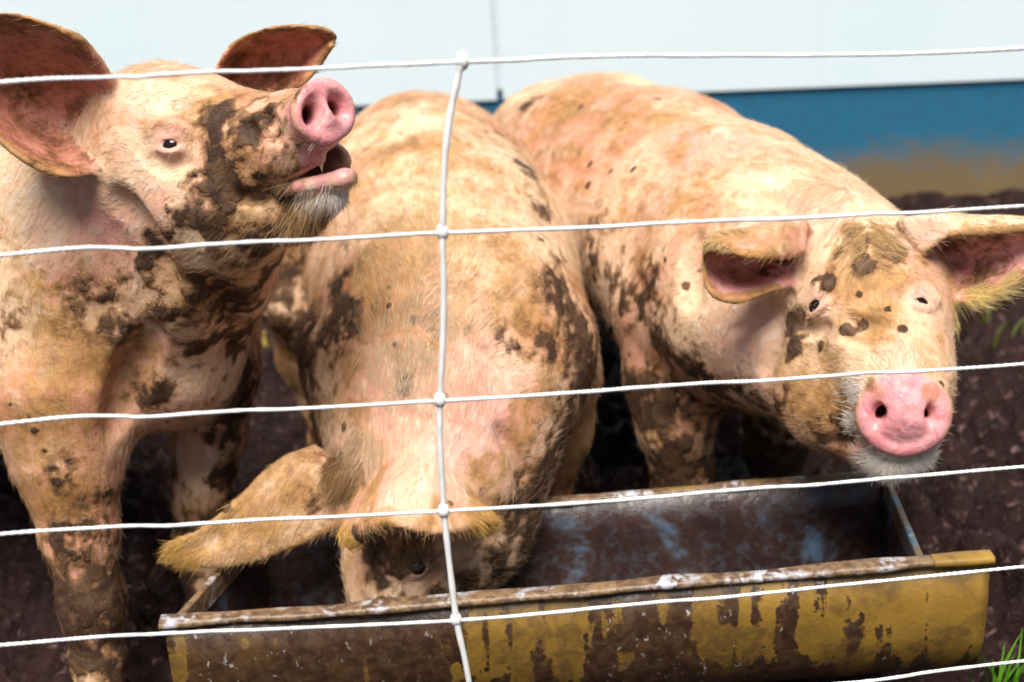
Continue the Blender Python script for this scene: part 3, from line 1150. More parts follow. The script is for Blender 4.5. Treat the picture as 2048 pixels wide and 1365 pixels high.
    # bristles ---------------------------------------------------------------------
    def bristles(s, count, length=.022):
        V, Q, N = s.V, s.Q, s.N
        w_ = s.area / s.area.sum()
        fi = RNG.choice(len(Q), count, p=w_)
        xl, xc = np.full(count, -1.0), np.zeros((count, 3))
        fc = V[Q].mean(1)
        for px, py, rpx, cnt, ln, cl in s.extra:
            c, gg = s.vol.hit(px, py)
            if c is None: print('tuft misses', px, py); continue
            r = rpx * depth(c) / FPX
            wg = np.clip(1 - np.linalg.norm(fc - c, axis=1) / r, 0, 1) * s.area
            if wg.sum() <= 0: continue
            add = RNG.choice(len(Q), cnt, p=wg / wg.sum())
            fi = np.concatenate([fi, add])
            xl = np.concatenate([xl, ln * RNG.uniform(.5, 1.25, cnt)])
            xc = np.concatenate([xc, np.array(cl)[None] * RNG.uniform(.7, 1.1, cnt)[:, None]])
        count = len(fi)
        u, v = RNG.random(count), RNG.random(count)
        q = Q[fi]
        bw = np.stack([(1 - u) * (1 - v), u * (1 - v), u * v, (1 - u) * v], -1)
        p = (V[q] * bw[..., None]).sum(1)
        n = (N[q] * bw[..., None]).sum(1)
        n /= np.linalg.norm(n, axis=1)[:, None]
        T = (s.T[q] * bw[..., None]).sum(1)
        dr, arc, off = s.comb(p)
        Ct = (s.coat[q] * bw[..., None]).sum(1)
        dr = dr + np.array([0, 0, -.45])
        wob = np.stack([lattice_noise(p[:, 0] * 14, p[:, 1] * 14, p[:, 2] * 14, 20 + i) - .5 for i in range(3)], -1)
        dr = dr + wob * .9
        dr = dr - (dr * n).sum(1)[:, None] * n
        dr /= np.linalg.norm(dr, axis=1)[:, None] + 1e-9
        L = length * RNG.uniform(.40, 1.2, count)
        dens = lattice_noise(p[:, 0] * 9, p[:, 1] * 9, p[:, 2] * 9, 31)
        keep = RNG.random(count) < (.45 + .55 * dens)
        keep &= (T[:, 2] < .55) & (T[:, 3] < .3) & (p[:, 2] > .12)
        rad = RNG.uniform(.00014, .00026, count)
        wm = np.clip((Ct[:, 0:1] - .3) / .4, 0, 1)
        col = (np.array([.76, .58, .40])[None] * (1 - wm) + np.array([.70, .38, .24])[None] * wm) * RNG.uniform(.72, 1.12, count)[:, None]
        och = np.array([.42, .25, .09])
        md = np.array([.13, .068, .032])
        g = np.clip(T[:, 1:2] * 1.2 - .15, 0, .95)
        col = col * (1 - g) + och * g
        r_ = np.clip(T[:, 0:1] * 2.2 - .25, 0, .95)
        col = col * (1 - r_) + md * r_
        for px, py, rpx, ln, cl, sp in s.long:
            c, gg = s.vol.hit(px, py)
            if c is None: print('long misses', px, py); continue
            r = rpx * depth(c) / FPX
            wg = np.clip(1.3 - np.linalg.norm(p - c, axis=1) / r, 0, 1)
            m = RNG.random(count) < wg * sp
            L = np.where(m, ln * RNG.uniform(.6, 1.2, count), L)
            if cl is not None: col[m] = np.array(cl) * RNG.uniform(.75, 1.1, m.sum())[:, None]
            rad = np.where(m, rad * 1.15, rad)
            keep |= m & (T[:, 2] < .8)
        ex_ = (xl > 0) & (T[:, 2] < .75)
        L = np.where(xl > 0, xl, L)
        col[xl > 0] = xc[xl > 0]
        keep = (keep & (xl < 0)) | ex_
        k_ = keep
        hair_object('bristles', s.root, p[k_], dr[k_], n[k_], L[k_], col[k_], rad[k_])


def mk(label, seed, h=.0042):
    p = Pig(label, h, seed)
    p.pinks, p.darks = [], []
    return p


HV = .0038
#PIGS_BEGIN
# ------------------------------------------------------------------ pig with its head raised
p1 = mk('mud faced pig raising its head with mouth open, standing on its front legs', 1, HV)
p1.chain([(628, 238, 1.605, 58), (568, 282, 1.640, 76), (455, 298, 1.70, 104), (335, 285, 1.745, 132), (230, 390, 1.86, 195), (110, 520, 1.98, 258),
          (-40, 560, 2.20, 292), (-190, 535, 2.50, 290), (-330, 500, 2.80, 262)], .06)
p1.chain([(330, 330, 1.74, 130), (425, 395, 1.70, 112), (505, 412, 1.665, 82)], .05, False)
p1.chain([(470, 440, 1.685, 85), (570, 432, 1.65, 60), (655, 386, 1.615, 40)], .022, False)
p1.chain([(300, 480, 1.83, 190), (400, 520, 1.78, 135), (455, 470, 1.72, 95)], .06, False)
p1.chain([(200, 560, 1.90, 240), (300, 640, 1.87, 196), (338, 735, 1.86, 112)], .07, False)
p1.leg([(130, 640, 1.84, 170), (130, 780, 1.79, 138), (138, 920, 1.76, 92), (160, 1070, 1.735, 62), (178, 1200, 1.72, 50)], .05)
p1.leg([(420, 620, 1.98, 100), (424, 740, 1.96, 82), (418, 870, 1.95, 62), (402, 980, 1.94, 46), (400, 1080, 1.94, 38)], .05)
# hind legs
for dx in (-.14, .14):
    c0 = P(-300, 520, 2.75)
    p1.wcone(c0 + [dx, 0, -.05], c0 + [dx * 1.2, .05, -.22], .13, .075)
    p1.wcone(c0 + [dx * 1.2, .05, -.22], [c0[0] + dx * 1.2, c0[1] + .12, .16], .075, .045)
    p1.wcone([c0[0] + dx * 1.2, c0[1] + .12, .16], [c0[0] + dx * 1.2, c0[1] + .08, .03], .042, .032)
p1.ear([[(228, 178, 1.70), (238, 225, 1.74), (240, 285, 1.73), (215, 338, 1.68)],
        [(168, 88, 1.65), (155, 170, 1.735), (140, 270, 1.735), (135, 352, 1.645)],
        [(85, 45, 1.635), (60, 140, 1.715), (40, 240, 1.715), (52, 322, 1.635)],
        [(0, 28, 1.635), (-30, 110, 1.68), (-40, 200, 1.68), (-15, 265, 1.64)],
        [(-60, 50, 1.64), (-80, 100, 1.65), (-90, 150, 1.65), (-75, 200, 1.64)]], True)
p1.ear([[(425, 155, 1.80), (450, 178, 1.83), (480, 198, 1.83), (510, 214, 1.80)],
        [(468, 90, 1.78), (492, 132, 1.835), (530, 172, 1.835), (562, 205, 1.79)],
        [(540, 57, 1.77), (562, 97, 1.83), (587, 137, 1.83), (606, 167, 1.78)],
        [(628, 55, 1.77), (634, 77, 1.80), (640, 97, 1.80), (644, 120, 1.78)],
        [(662, 66, 1.77), (666, 73, 1.78), (666, 81, 1.78), (662, 92, 1.77)]], True)
p1.add_crease([(300, 660), (262, 750), (232, 850)], .012, .03, .004)
p1.add_crease([(420, 560), (460, 640), (470, 720)], .010, .03, .004)
p1.add_crease([(240, 400), (300, 470), (330, 560)], .008, .03, .003)
p1.add_crease([(480, 250), (500, 262), (515, 285)], .005, .012, .002)
p1.add_crease([(520, 232), (540, 250), (550, 280)], .005, .012, .002)
p1.add_crease([(545, 385), (515, 395), (480, 392)], .006, .012, .002)
p1.add_crease([(300, 320), (330, 335), (370, 325)], .005, .012, .002)
p1.add_snout((646, 226, 1.587), (.66, -.66, .22), .0380, .0175)
p1.add_eye(340, 290, .0118, nrm(P(640, 232, 1.60) - P(335, 285, 1.745)))


def p1_mouth(s, vol, eyes):
    # cut the gape between snout and jaw
    A, B = P(548, 368, 1.60), P(720, 302, 1.56)
    C = P(640, 330, 1.60)
    e1 = nrm(P(720, 318, 1.58) - P(545, 372, 1.63))
    e3 = nrm(CAM - C); e3 = nrm(e3 - np.dot(e3, e1) * e1)
    e2 = np.cross(e3, e1)
    for Y in np.arange(1.53, 1.70, .012):
        vol.cone(P(568, 368, Y), P(740, 300, Y - .015), .003, .0265, .005, True)
    vol.cone(P(560, 366, 1.668), P(668, 322, 1.668), .020, .020, .006)   # palate and tongue close the back of the gape
    # lips
    vol.cone(P(556, 384, 1.605), P(690, 356, 1.590), .0055, .0095, .008)
    vol.cone(P(690, 356, 1.590), P(700, 358, 1.625), .0095, .008, .008)
    vol.cone(P(565, 352, 1.612), P(640, 318, 1.598), .0045, .006, .008)
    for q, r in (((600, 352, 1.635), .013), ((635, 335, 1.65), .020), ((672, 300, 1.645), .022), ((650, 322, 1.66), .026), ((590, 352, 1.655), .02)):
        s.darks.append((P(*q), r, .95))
    s.pinks.append((P(655, 352, 1.595), .03, np.array([0, 0, 1.0]), .004, .8, 2))


p1.post.append(p1_mouth)
B = p1.blobs
for q in ((604, 180, 20, .9), (690, 270, 12, .6), (520, 262, 55, .75), (565, 300, 55, .8), (545, 235, 32, .6), (440, 285, 50, .68), (450, 350, 58, .75), (500, 335, 40, .6), (440, 225, 45, .65), (400, 335, 36, .62),
          (370, 440, 55, .9), (420, 485, 60, .85), (470, 420, 50, .7), (540, 440, 55, .8), (560, 395, 30, .8), (290, 490, 52, .9), (262, 535, 40, .75), (500, 500, 60, .8),
          (565, 480, 50, .8), (430, 560, 75, .75), (520, 555, 60, .8), (235, 648, 34, 1.0), (195, 605, 60, .6), (330, 600, 65, .65), (450, 610, 65, .75), (500, 650, 60, .85),
          (420, 690, 60, .75), (490, 760, 60, .85), (480, 700, 60, .8), (460, 860, 50, .8), (440, 960, 40, .8), (110, 950, 45, .45), (200, 1000, 40, .5), (180, 1110, 80, .8), (190, 1200, 90, .95), (190, 1310, 120, 1.0),
          (20, 640, 40, .5), (70, 860, 14, .9), (90, 900, 10, .9), (60, 830, 10, .9), (330, 790, 60, .6)):
    B.append(('r', *q))  # mud; chest and armpit blobs also paint in the shade there
for q in ((150, 700, 160, .72), (300, 700, 130, .62), (60, 590, 110, .62), (60, 880, 110, .72), (120, 1000, 90, .85), (430, 215, 80, .85), (480, 330, 110, .72),
          (500, 450, 110, .85), (430, 570, 130, .9), (180, 840, 100, .6), (30, 300, 60, .6), (330, 200, 60, .5)):
    B.append(('g', *q))
for q in ((205, 420, 120, .75), (95, 430, 110, .75), (290, 190, 60, .5), (280, 330, 60, .6), (300, 400, 60, .6), (380, 780, 50, .4), (385, 920, 50, .8), (100, 520, 60, .5), (650, 385, 45, .8)):
    B.append(('g-', *q)); B.append(('r-', *q))
for q in ((640, 362, 24, .85), (685, 352, 24, .9), (598, 374, 20, .8), (670, 378, 22, .45), (340, 700, 70, .25), (200, 430, 90, .28), (300, 400, 60, .2), (90, 470, 70, .18)):
    B.append(('b', *q))
p1.long += [(665, 400, 40, .024, (.88, .82, .72), .4), (600, 415, 40, .016, (.80, .70, .55), .4), (600, 430, 80, .034, (.42, .28, .12), .35), (520, 480, 90, .03, (.35, .22, .09), .3),
            (640, 300, 40, .014, (.85, .75, .6), .4)]
p1.build()
tp, tq = P(641, 312, 1.600), P(640, 346, 1.597)
tv, tf = [], []
for i_, t_ in enumerate(np.linspace(0, 1, 6)):
    c_ = tp + (tq - tp) * t_ + np.array([.003 * t_ * t_, 0, 0])
    for j_ in range(8):
        a_ = j_ * math.pi / 4
        tv.append(c_ + (1 - t_ ** 1.5) * .0042 * (_r * math.cos(a_) + _f * math.sin(a_)) + 1e-5 * _r)
    if i_:
        for j_ in range(8):
            tf.append(((i_ - 1) * 8 + j_, (i_ - 1) * 8 + (j_ + 1) % 8, i_ * 8 + (j_ + 1) % 8, i_ * 8 + j_))
mesh_py('tooth', tv, tf, M_TOOTH, p1.root, True)
p1.extra += [(672, 392, 40, 700, .010, (.97, .90, .82)), (625, 410, 40, 500, .010, (.92, .80, .66)), (640, 300, 34, 300, .012, (.88, .80, .68)), (620, 440, 70, 500, .03, (.52, .31, .13))]
p1.bristles(62000, .013)

# ------------------------------------------------------------------ pig feeding with its head down
p2 = mk('pig feeding with its head lowered into the trough, ears hanging forward', 2, HV)
p2.chain([(785, 1265, 1.665, 54), (795, 1195, 1.685, 72), (818, 1105, 1.735, 104), (850, 1020, 1.79, 140), (872, 925, 1.81, 180), (890, 820, 1.865, 222), (900, 690, 1.96, 258),
          (885, 545, 2.17, 252), (862, 450, 2.37, 228), (850, 390, 2.54, 203)], .06)
p2.chain([(968, 930, 1.83, 112), (950, 1050, 1.785, 100), (890, 1130, 1.745, 78)], .05, False)
p2.chain([(760, 600, 2.02, 90), (735, 720, 1.93, 105), (760, 830, 1.88, 90)], .05, False)     # shoulder blades
p2.chain([(1030, 590, 2.03, 95), (1062, 705, 1.94, 102), (1025, 840, 1.89, 90)], .05, False)
p2.add_crease([(770, 1118), (800, 1098), (850, 1100), (890, 1120)], .007, .014, .002, False)   # brow
p2.add_crease([(1000, 860), (1040, 930), (1050, 990)], .008, .018, .003)
p2.add_crease([(870, 330), (880, 480), (890, 620), (880, 740)], .010, .03, .006)
p2.add_crease([(900, 1150), (930, 1170), (940, 1200)], .006, .012, .002)
for sx, kx in ((-1, 730), (1, 1080)):
    p2.leg([(kx, 760, 2.02, 120), (kx + sx * 5, 860, 2.03, 85), (kx, 950, 2.035, 55), (kx, 1030, 2.03, 42)], .05)
p2.leg([(640, 470, 2.52, 110), (606, 600, 2.50, 72), (612, 710, 2.54, 48), (645, 800, 2.55, 38)], .05)
p2.leg([(1020, 500, 2.58, 110), (1040, 610, 2.56, 76), (1030, 720, 2.60, 48), (1030, 800, 2.58, 36)], .05)
p2.ear([[(628, 898, 1.765), (660, 925, 1.74), (690, 962, 1.73), (715, 1010, 1.745)],
        [(560, 930, 1.72), (588, 965, 1.705), (618, 1005, 1.70), (655, 1055, 1.70)],
        [(480, 1000, 1.69), (502, 1032, 1.685), (528, 1065, 1.68), (560, 1100, 1.68)],
        [(402, 1062, 1.675), (418, 1085, 1.675), (440, 1108, 1.67), (462, 1128, 1.67)],
        [(338, 1090, 1.67), (340, 1104, 1.67), (352, 1116, 1.67), (372, 1128, 1.67)]], False)
p2.ear([[(735, 975, 1.71), (790, 930, 1.68), (860, 915, 1.68), (930, 945, 1.71)],
        [(705, 1020, 1.66), (780, 985, 1.62), (870, 975, 1.62), (955, 1000, 1.66)],
        [(685, 1055, 1.62), (770, 1022, 1.585), (870, 1026, 1.585), (975, 1022, 1.63)],
        [(684, 1075, 1.60), (770, 1040, 1.555), (870, 1062, 1.560), (990, 1040, 1.615)], [(700, 1098, 1.605), (775, 1054, 1.555), (868, 1072, 1.562), (994, 1050, 1.62)]], False)
p2.tan0 = .53
p2.low_z = .23
p2.add_eye(836, 1136, .0115, np.array([.9, 0, .45]), False, .012, .45, .0085)
B = p2.blobs
for q in ((1130, 600, 60, .85), (1165, 680, 65, .95), (1170, 770, 75, .95), (1140, 850, 75, .9), (1100, 930, 70, .9), (1060, 1010, 65, .95), (1040, 1080, 65, .95), (1090, 690, 38, .65),
          (1020, 690, 28, .6), (1045, 330, 40, .62), (1000, 275, 36, .5), (1080, 420, 36, .55), (1100, 500, 40, .55), (680, 640, 62, .78), (670, 580, 45, .65), (705, 500, 62, .5), (652, 760, 40, .5),
          (780, 612, 11, 1), (802, 590, 9, 1), (806, 772, 22, 1.0), (780, 575, 7, 1), (690, 855, 14, .7), (830, 640, 12, .7), (790, 690, 8, .8),
          (750, 1110, 36, .55), (780, 1160, 36, .6), (850, 1190, 36, .7), (940, 1170, 46, .75), (1000, 1120, 56, .8), (730, 1080, 35, .7), (780, 1190, 40, .8),
          (690, 945, 45, .75), (640, 1010, 30, .5), (590, 640, 80, .95), (600, 720, 80, .95), (560, 580, 60, .95), (900, 1010, 10, .5), (940, 660, 16, .5)):
    B.append(('r', *q))  # mud; right flank, face and hind leg blobs also paint in their shade
for q in ((830, 290, 210, .72), (850, 440, 220, .70), (760, 580, 160, .78), (1000, 500, 160, .72), (700, 700, 100, .66), (930, 620, 150, .55), (1060, 640, 100, .75),
          (1040, 860, 80, .7), (700, 830, 70, .6)):
    B.append(('g', *q))
for q in ((480, 1040, 120, 1.0), (390, 1095, 80, 1.0), (570, 980, 80, .9), (690, 1068, 36, 1.1), (960, 1038, 40, 1.1), (770, 1050, 26, 1.0), (860, 1042, 26, 1.0)):
    B.append(('g', *q))
for q in ((845, 1142, 46, .9), (905, 1105, 40, .7)):
    B.append(('r-', *q))
for q in ((950, 780, 130, .55), (870, 870, 120, .6), (820, 960, 80, .75), (760, 760, 70, .4), (690, 880, 40, .5), (900, 980, 60, .6), (840, 250, 60, .35)):
    B.append(('g-', *q))
for q in ((868, 1140, 34, .45), (970, 850, 120, .40), (900, 910, 70, .40), (940, 720, 110, .2), (820, 980, 60, .2)):
    B.append(('b', *q))
p2.long += [(345, 1100, 40, .020, (.55, .36, .10), .5), (440, 1030, 50, .018, (.50, .33, .10), .3), (700, 950, 70, .026, (.42, .27, .10), .3), (780, 900, 90, .026, None, .3),
            (980, 1045, 30, .018, (.55, .36, .10), .4), (680, 1075, 30, .014, (.55, .36, .10), .4)]
p2.build()
p2.extra += [(700, 950, 60, 900, .026, (.34, .185, .07)), (730, 900, 60, 700, .024, (.72, .50, .31)), (360, 1108, 60, 500, .018, (.66, .38, .09)), (690, 1075, 30, 350, .012, (.66, .38, .09)),
             (970, 1045, 60, 400, .016, (.64, .37, .09)), (820, 1110, 70, 700, .018, (.22, .13, .06)), (850, 700, 160, 2500, .020, (.76, .56, .36)), (830, 480, 160, 2500, .020, (.68, .46, .23))]
p2.bristles(72000, .0145)

# ------------------------------------------------------------------ pig looking over the trough
p3 = mk('pig with a clean pink snout looking out over the trough end', 3, HV)
p3.chain([(1803, 818, 1.615, 78), (1782, 748, 1.68, 102), (1735, 615, 1.80, 148), (1690, 590, 1.88, 172), (1615, 590, 1.96, 215), (1542, 568, 2.06, 248), (1438, 506, 2.25, 248),
          (1322, 425, 2.48, 228), (1205, 368, 2.72, 204), (1132, 350, 2.86, 186)], .06)
p3.chain([(1500, 640, 1.96, 150), (1590, 690, 1.86, 125), (1680, 800, 1.74, 95), (1750, 868, 1.665, 62)], .05, False)
p3.chain([(1735, 868, 1.675, 62), (1778, 896, 1.632, 58), (1815, 898, 1.625, 52)], .03, False)
p3.leg([(1356, 640, 2.10, 118), (1350, 760, 2.08, 84), (1352, 860, 2.06, 62), (1365, 950, 2.06, 44), (1360, 1020, 2.06, 38)], .05)
p3.leg([(1560, 680, 2.24, 120), (1570, 770, 2.26, 80), (1560, 860, 2.28, 52), (1550, 930, 2.28, 40)], .05)
for dx in (-.13, .13):
    c0 = P(1140, 390, 2.82)
    p3.wcone(c0 + [dx, 0, -.05], c0 + [dx * 1.2, .03, -.22], .13, .075)
    p3.wcone(c0 + [dx * 1.2, .03, -.22], [c0[0] + dx * 1.2, c0[1] + .08, .16], .075, .045)
    p3.wcone([c0[0] + dx * 1.2, c0[1] + .08, .16], [c0[0] + dx * 1.2, c0[1] + .04, .03], .042, .032)
p3.ear([[(1600, 500, 1.76), (1608, 450, 1.79), (1620, 500, 1.85), (1600, 560, 1.80)],
        [(1545, 512, 1.71), (1545, 455, 1.76), (1550, 510, 1.82), (1550, 578, 1.74)],
        [(1485, 510, 1.69), (1472, 465, 1.74), (1475, 530, 1.79), (1480, 600, 1.71)],
        [(1432, 490, 1.69), (1420, 475, 1.72), (1420, 530, 1.75), (1432, 594, 1.70)],
        [(1418, 492, 1.70), (1410, 502, 1.72), (1408, 530, 1.73), (1412, 570, 1.71)]], True)
p3.ear([[(1850, 500, 1.745), (1805, 445, 1.78), (1850, 500, 1.83), (1880, 575, 1.775)],
        [(1900, 470, 1.725), (1885, 430, 1.755), (1920, 510, 1.80), (1940, 602, 1.735)],
        [(1970, 464, 1.72), (1962, 440, 1.745), (1985, 510, 1.775), (2005, 582, 1.725)],
        [(2040, 458, 1.72), (2042, 443, 1.74), (2050, 490, 1.755), (2060, 542, 1.72)],
        [(2095, 455, 1.72), (2095, 450, 1.735), (2100, 470, 1.735), (2095, 490, 1.715)]], True)
p3.ear_dark = .05
p3.add_crease([(1552, 610), (1548, 640), (1545, 700), (1530, 750)], .008, .014, .003)
p3.add_crease([(1470, 665), (1510, 640), (1545, 615)], .006, .012, .002)
p3.add_crease([(1700, 640), (1735, 655), (1775, 650)], .005, .014, .002)
p3.add_crease([(1690, 675), (1740, 690), (1790, 682)], .005, .014, .002)
p3.add_crease([(1715, 868), (1690, 885), (1640, 880)], .006, .010, .002)
p3.add_crease([(1600, 650), (1625, 660), (1655, 655)], .005, .012, .002)
p3.add_crease([(1385, 480), (1380, 540), (1385, 600)], .006, .03, .004)
p3.add_crease([(1600, 420), (1540, 400), (1480, 400)], .008, .02, .003)
p3.add_snout((1806, 828, 1.590), nrm(CAM - P(1806, 832, 1.59)) + np.array([.10, 0, -.12]), .0525, .0255, .012, .96)
hd = nrm(P(1802, 820, 1.60) - P(1735, 615, 1.80))
p3.add_eye(1632, 612, .0125, np.array([1, .3, 0.]), False, .0125, .25, .0062)
p3.add_eye(1840, 607, .0125, np.array([1, -.3, .2]), False, .0125, .25, .0075)
B = p3.blobs
for q in ((1738, 782, 20, .62), (1880, 770, 14, .6), (1800, 760, 14, .6), (1646, 558, 20, 1.1), (1700, 490, 40, .85), (1720, 525, 24, 1), (1790, 500, 30, .5), (1690, 660, 14, 1.2), (1728, 652, 8, 1.2), (1805, 660, 13, 1.2), (1775, 620, 9, 1.2), (1720, 590, 9, 1.2),
          (1640, 692, 12, 1.1), (1580, 650, 30, .6), (1590, 700, 30, .6), (1310, 560, 45, .75), (1300, 620, 50, .85), (1330, 690, 60, .9), (1380, 740, 50, .9), (1430, 770, 55, .9), (1250, 600, 55, .6),
          (1220, 660, 55, .8), (1370, 572, 13, 1.2), (1333, 520, 9, 1.2), (1270, 340, 9, 1.2), (1220, 340, 9, 1.2), (1175, 372, 11, 1.1), (1180, 330, 8, 1.1), (1500, 790, 50, .9), (1560, 850, 48, .85), (1630, 890, 45, .85),
          (1680, 860, 40, .65), (1300, 800, 70, .95), (1350, 800, 45, .85), (1360, 890, 30, .9), (1340, 950, 60, .9), (1440, 810, 40, .8), (1565, 520, 40, .7), (1540, 540, 30, .6), (1590, 620, 20, .6),
          (1060, 205, 30, .5), (1230, 560, 60, .6), (1190, 500, 60, .5), (1560, 800, 40, .6)):
    B.append(('r', *q))  # mud; left flank blobs also paint in the shadow between the bodies
for q in ((1130, 215, 110, .72), (1250, 230, 90, .58), (1330, 235, 70, .72), (1420, 260, 50, .5), (1590, 285, 40, .75), (1380, 390, 120, .66), (1240, 430, 120, .6), (1480, 470, 80, .5), (1290, 500, 90, .72),
          (1740, 560, 80, .95), (1740, 640, 70, .95), (1700, 520, 60, .8), (1600, 780, 100, .9), (1560, 850, 80, .95), (1680, 830, 65, .85), (1850, 720, 60, .66), (1700, 700, 110, .55), (1640, 800, 110, .9), (1748, 785, 34, 1.2), (1862, 785, 30, 1.1), (1805, 765, 30, .9), (1500, 560, 40, .6), (1640, 720, 70, .6),
          (1425, 500, 26, .9), (1420, 580, 26, .9), (1950, 600, 40, .9), (1800, 700, 50, .5)):
    B.append(('g', *q))
for q in ((1470, 660, 105, .7), (1540, 440, 90, .6), (1660, 410, 100, .5), (1850, 600, 50, .7), (1640, 620, 24, .6), (1830, 445, 90, .7), (1450, 290, 100, .6), (1560, 370, 80, .5), (1760, 430, 60, .5)):
    B.append(('g-', *q))
for q in ((1480, 680, 100, .32), (1290, 440, 90, .16), (1660, 440, 60, .2), (1850, 450, 60, .24), (1550, 440, 70, .22), (1850, 610, 40, .25), (1700, 780, 22, .2), (1712, 890, 26, .5)):
    B.append(('b', *q))
for q in ((1740, 925, 40, .9), (1790, 940, 40, .9), (1860, 905, 30, .9), (1705, 800, 26, .7)):
    B.append(('r-', *q)); B.append(('g-', *q))
p3.long += [(1770, 930, 75, .020, (.90, .86, .78), .7), (1850, 910, 50, .018, (.90, .86, .78), .6), (1700, 820, 50, .014, (.90, .82, .7), .5),
            (1950, 605, 60, .032, (.72, .60, .22), .7), (1680, 350, 60, .03, (.85, .70, .42), .3), (1860, 425, 60, .02, None, .3), (1700, 450, 80, .032, None, .4)]
p3.build()
p3.extra += [(1770, 935, 60, 2200, .012, (.97, .89, .79)), (1840, 920, 45, 1200, .012, (.97, .89, .79)), (1712, 850, 36, 700, .009, (.95, .86, .76)), (1715, 780, 40, 600, .009, (.90, .82, .72)),
             (1950, 604, 46, 500, .024, (.78, .58, .22)), (2010, 575, 40, 350, .022, (.76, .56, .24)), (1740, 470, 80, 900, .022, (.62, .40, .17)), (1800, 725, 50, 700, .014, (.90, .80, .60)),
             (1660, 380, 90, 1200, .020, (.86, .68, .46)), (1440, 485, 40, 300, .012, (.80, .56, .26))]
p3.bristles(68000, .0125)
#PIGS_END


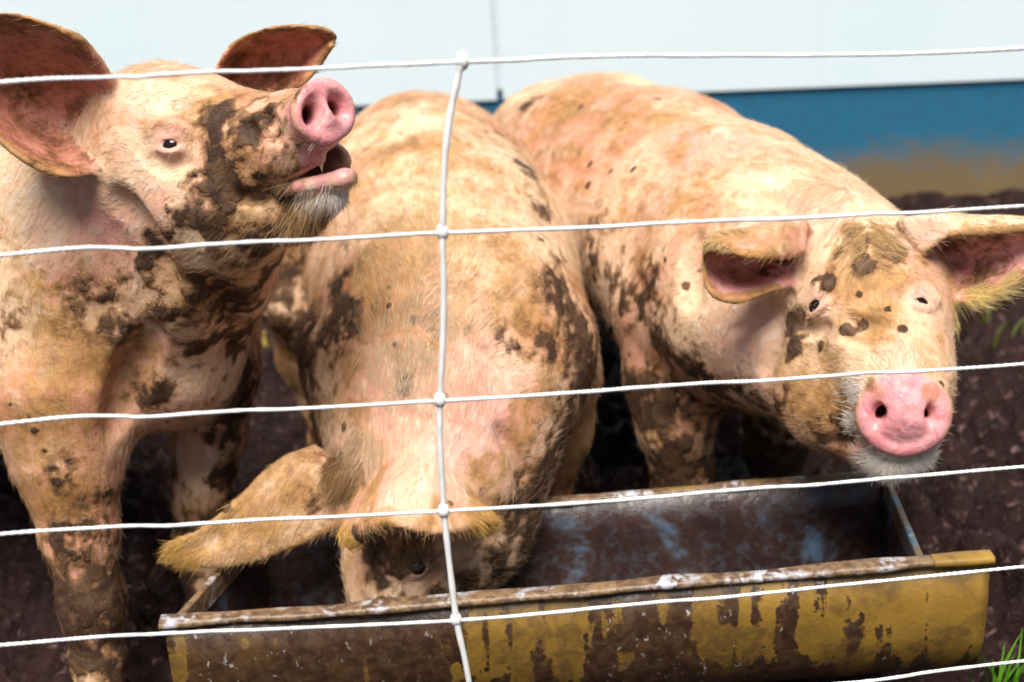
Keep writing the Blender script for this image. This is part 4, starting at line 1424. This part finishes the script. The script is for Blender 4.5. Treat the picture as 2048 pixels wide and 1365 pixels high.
# ------------------------------------------------------------------ electric netting fence
def build_fence():
    def FP(px, py):
        d = ray(px, py)
        n = np.array([-math.sin(math.radians(5.5)), math.cos(math.radians(5.5)), 0])
        p0 = np.array([0, 1.25, 0])
        return CAM + d * (np.dot(p0 - CAM, n) / np.dot(d, n))
    ex = nrm([math.cos(math.radians(5.5)), math.sin(math.radians(5.5)), 0])
    base = FP(885, 800)
    root = empty('electric_netting', (base[0], base[1], 0))
    tag(root, 'white twisted wire netting fence with a knotted upright in front of the pigs', 'fence')
    sm, pm = strand_mat(), plastic_mat()
    wires = [[(0, 167), (300, 153), (620, 137), (925, 122), (1400, 110), (2048, 98)],
             [(0, 510), (300, 497), (620, 481), (885, 464), (1300, 449), (1700, 430), (2048, 412)],
             [(0, 848), (300, 833), (600, 818), (880, 800), (1300, 775), (1700, 749), (2048, 727)],
             [(0, 1071), (400, 1049), (887, 1022), (1300, 994), (1700, 963), (2048, 933)],
             [(0, 1291), (450, 1264), (912, 1239), (1400, 1198), (2048, 1134)],
             [(0, 1505), (500, 1478), (950, 1442), (1720, 1363), (2048, 1322)]]
    nodes = [(925, 122), (885, 464), (880, 800), (887, 1022), (912, 1239), (950, 1442)]

    def rope(name, pts, r, seg, twist, lobes, amp, mat, m=10, parent=root):
        pts = np.asarray(pts)
        ln = np.linalg.norm(np.diff(pts, axis=0), axis=1).sum()
        n = int(ln / seg)
        C = catmull(pts, n)
        s_ = np.linspace(0, ln, n)
        C = C + (np.stack([lattice_noise(s_ * 11, s_ * 0, s_ * 0, 60 + i) - .5 for i in range(3)], -1)) * .0022
        T = np.gradient(C, axis=0); T /= np.linalg.norm(T, axis=1)[:, None]
        ref = np.array([0, 1.0, .2])
        A = np.cross(T, ref); A /= np.linalg.norm(A, axis=1)[:, None]
        Bn = np.cross(T, A)
        th = np.linspace(0, 2 * math.pi, m, endpoint=False)
        rr = r * (1 + amp * np.cos(lobes * th[None, :] - s_[:, None] * twist)) * (1 + (lattice_noise(s_ * 60, s_ * 0, s_ * 0, 77)[:, None] - .5) * .25)
        V = C[:, None, :] + rr[..., None] * (np.cos(th)[None, :, None] * A[:, None, :] + np.sin(th)[None, :, None] * Bn[:, None, :])
        i, j = np.meshgrid(np.arange(n - 1), np.arange(m), indexing='ij')
        a_, b_ = (i * m + j).ravel(), (i * m + (j + 1) % m).ravel()
        return mesh_np(name, V.reshape(-1, 3), np.stack([a_, b_, b_ + m, a_ + m], -1), mat, parent)

    ext = 0.75
    strands = []
    for wpx in wires:
        pts = [FP(*q) for q in wpx]
        l0 = pts[0] - ex * ext; l0[2] = pts[0][2] + .004
        r0 = pts[-1] + ex * ext; r0[2] = pts[-1][2] - .004
        pts = [l0] + pts + [r0]
        strands.append(pts)
        rope('strand', pts, .0019, .0016, 900, 2, .13, sm)
    # two more strands below the picture, down to the ground
    zlast = strands[-1]
    for dz in (-.13, -.26):
        rope('strand', [p + np.array([0, 0, dz]) for p in zlast], .0020, .0016, 900, 2, .22, sm)
    up = [FP(*q) for q in ((925, 122), (912, 170), (898, 235), (888, 320), (884, 464), (886, 560), (884, 680), (880, 800), (880, 900), (887, 1022), (897, 1130), (912, 1239),
                           (932, 1330), (950, 1442))]
    low = [up[-1] + np.array([.004, 0, -.13]), up[-1] + np.array([.004, 0, -.26]), np.array([up[-1][0], up[-1][1], -.01])]
    rope('upright', up + low, .0030, .004, 0, 2, .04, pm, 12)
    knots = [FP(*q) for q in nodes] + low[:2]

    def knot(p):
        nu, nv = 14, 10
        V, Fc = [], []
        for i in range(nv + 1):
            t = math.pi * i / nv
            for j in range(nu):
                a = 2 * math.pi * j / nu
                st = math.sin(t)
                V.append(p + np.array([.0060 * st * math.cos(a), .0052 * st * math.sin(a), .0078 * math.cos(t) * (1 + .12 * math.cos(2 * a))]))
        for i in range(nv):
            for j in range(nu):
                Fc.append((i * nu + j, (i + 1) * nu + j, (i + 1) * nu + (j + 1) % nu, i * nu + (j + 1) % nu))
        mesh_py('knot', V, Fc, pm, root, True)
        # little collar along the strand
    for p in knots: knot(p)
    # support stakes just beyond both ends of the strands
    for q in (strands[0][0], strands[0][-1]):
        st = rope('stake', [np.array([q[0], q[1], -.05]), np.array([q[0], q[1], .5]), np.array([q[0], q[1], q[2] + .05])], .006, .05, 0, 2, .0, pm, 12)


build_fence()


# ------------------------------------------------------------------ grass and straw
def blades(name, base, n, h, spread, width, mat, label, cat, lean=.35, seed=1, group=None):
    rg = random.Random(seed)
    root = empty(name, base)
    tag(root, label, cat, group)
    for i in range(n):
        a = rg.uniform(0, 2 * math.pi)
        L = h * rg.uniform(.55, 1.1)
        ox, oy = rg.gauss(0, spread), rg.gauss(0, spread)
        dx, dy = math.cos(a) * lean * rg.uniform(.3, 1.3), math.sin(a) * lean * rg.uniform(.3, 1.3)
        wx, wy = -math.sin(a + .7) * width, math.cos(a + .7) * width
        V, Fc = [], []
        K = 6
        for k in range(K + 1):
            t = k / K
            c = (base[0] + ox + dx * L * t * t, base[1] + oy + dy * L * t * t, base[2] + L * t * (1 - .25 * t * lean) - .02)
            s_ = (1 - t ** 2.2) * .95 + .05
            V += [(c[0] - wx * s_, c[1] - wy * s_, c[2]), (c[0], c[1], c[2] - width * .35 * s_), (c[0] + wx * s_, c[1] + wy * s_, c[2])]
        for k in range(K):
            b = k * 3
            Fc += [(b, b + 1, b + 4, b + 3), (b + 1, b + 2, b + 5, b + 4)]
        mesh_py('blade', V, Fc, mat, root, True)
    return root


M_GRASS = plain('fresh_grass', (.10, .30, .012), .45)
M_GRASS2 = plain('dull_grass', (.09, .11, .012), .5)
M_STRAW = plain('straw', (.60, .42, .10), .5)
g0 = PZ(2000, 1420, 0)
blades('grass_tuft', g0, 18, .155, .014, .0030, M_GRASS, 'fresh green grass tuft growing beside the trough end', 'grass', .35, 4)
g1 = PZ(2010, 640, 0)
blades('weed_tuft', g1, 22, .075, .06, .004, M_GRASS2, 'dull green weed tuft in the mud behind the pink snouted pig', 'weed', .5, 6)
g2 = PZ(530, 700, 0)
blades('straw_clump', g2, 24, .07, .03, .005, M_STRAW, 'pale yellow straw clump on the mud between two pigs', 'straw', .8, 9)
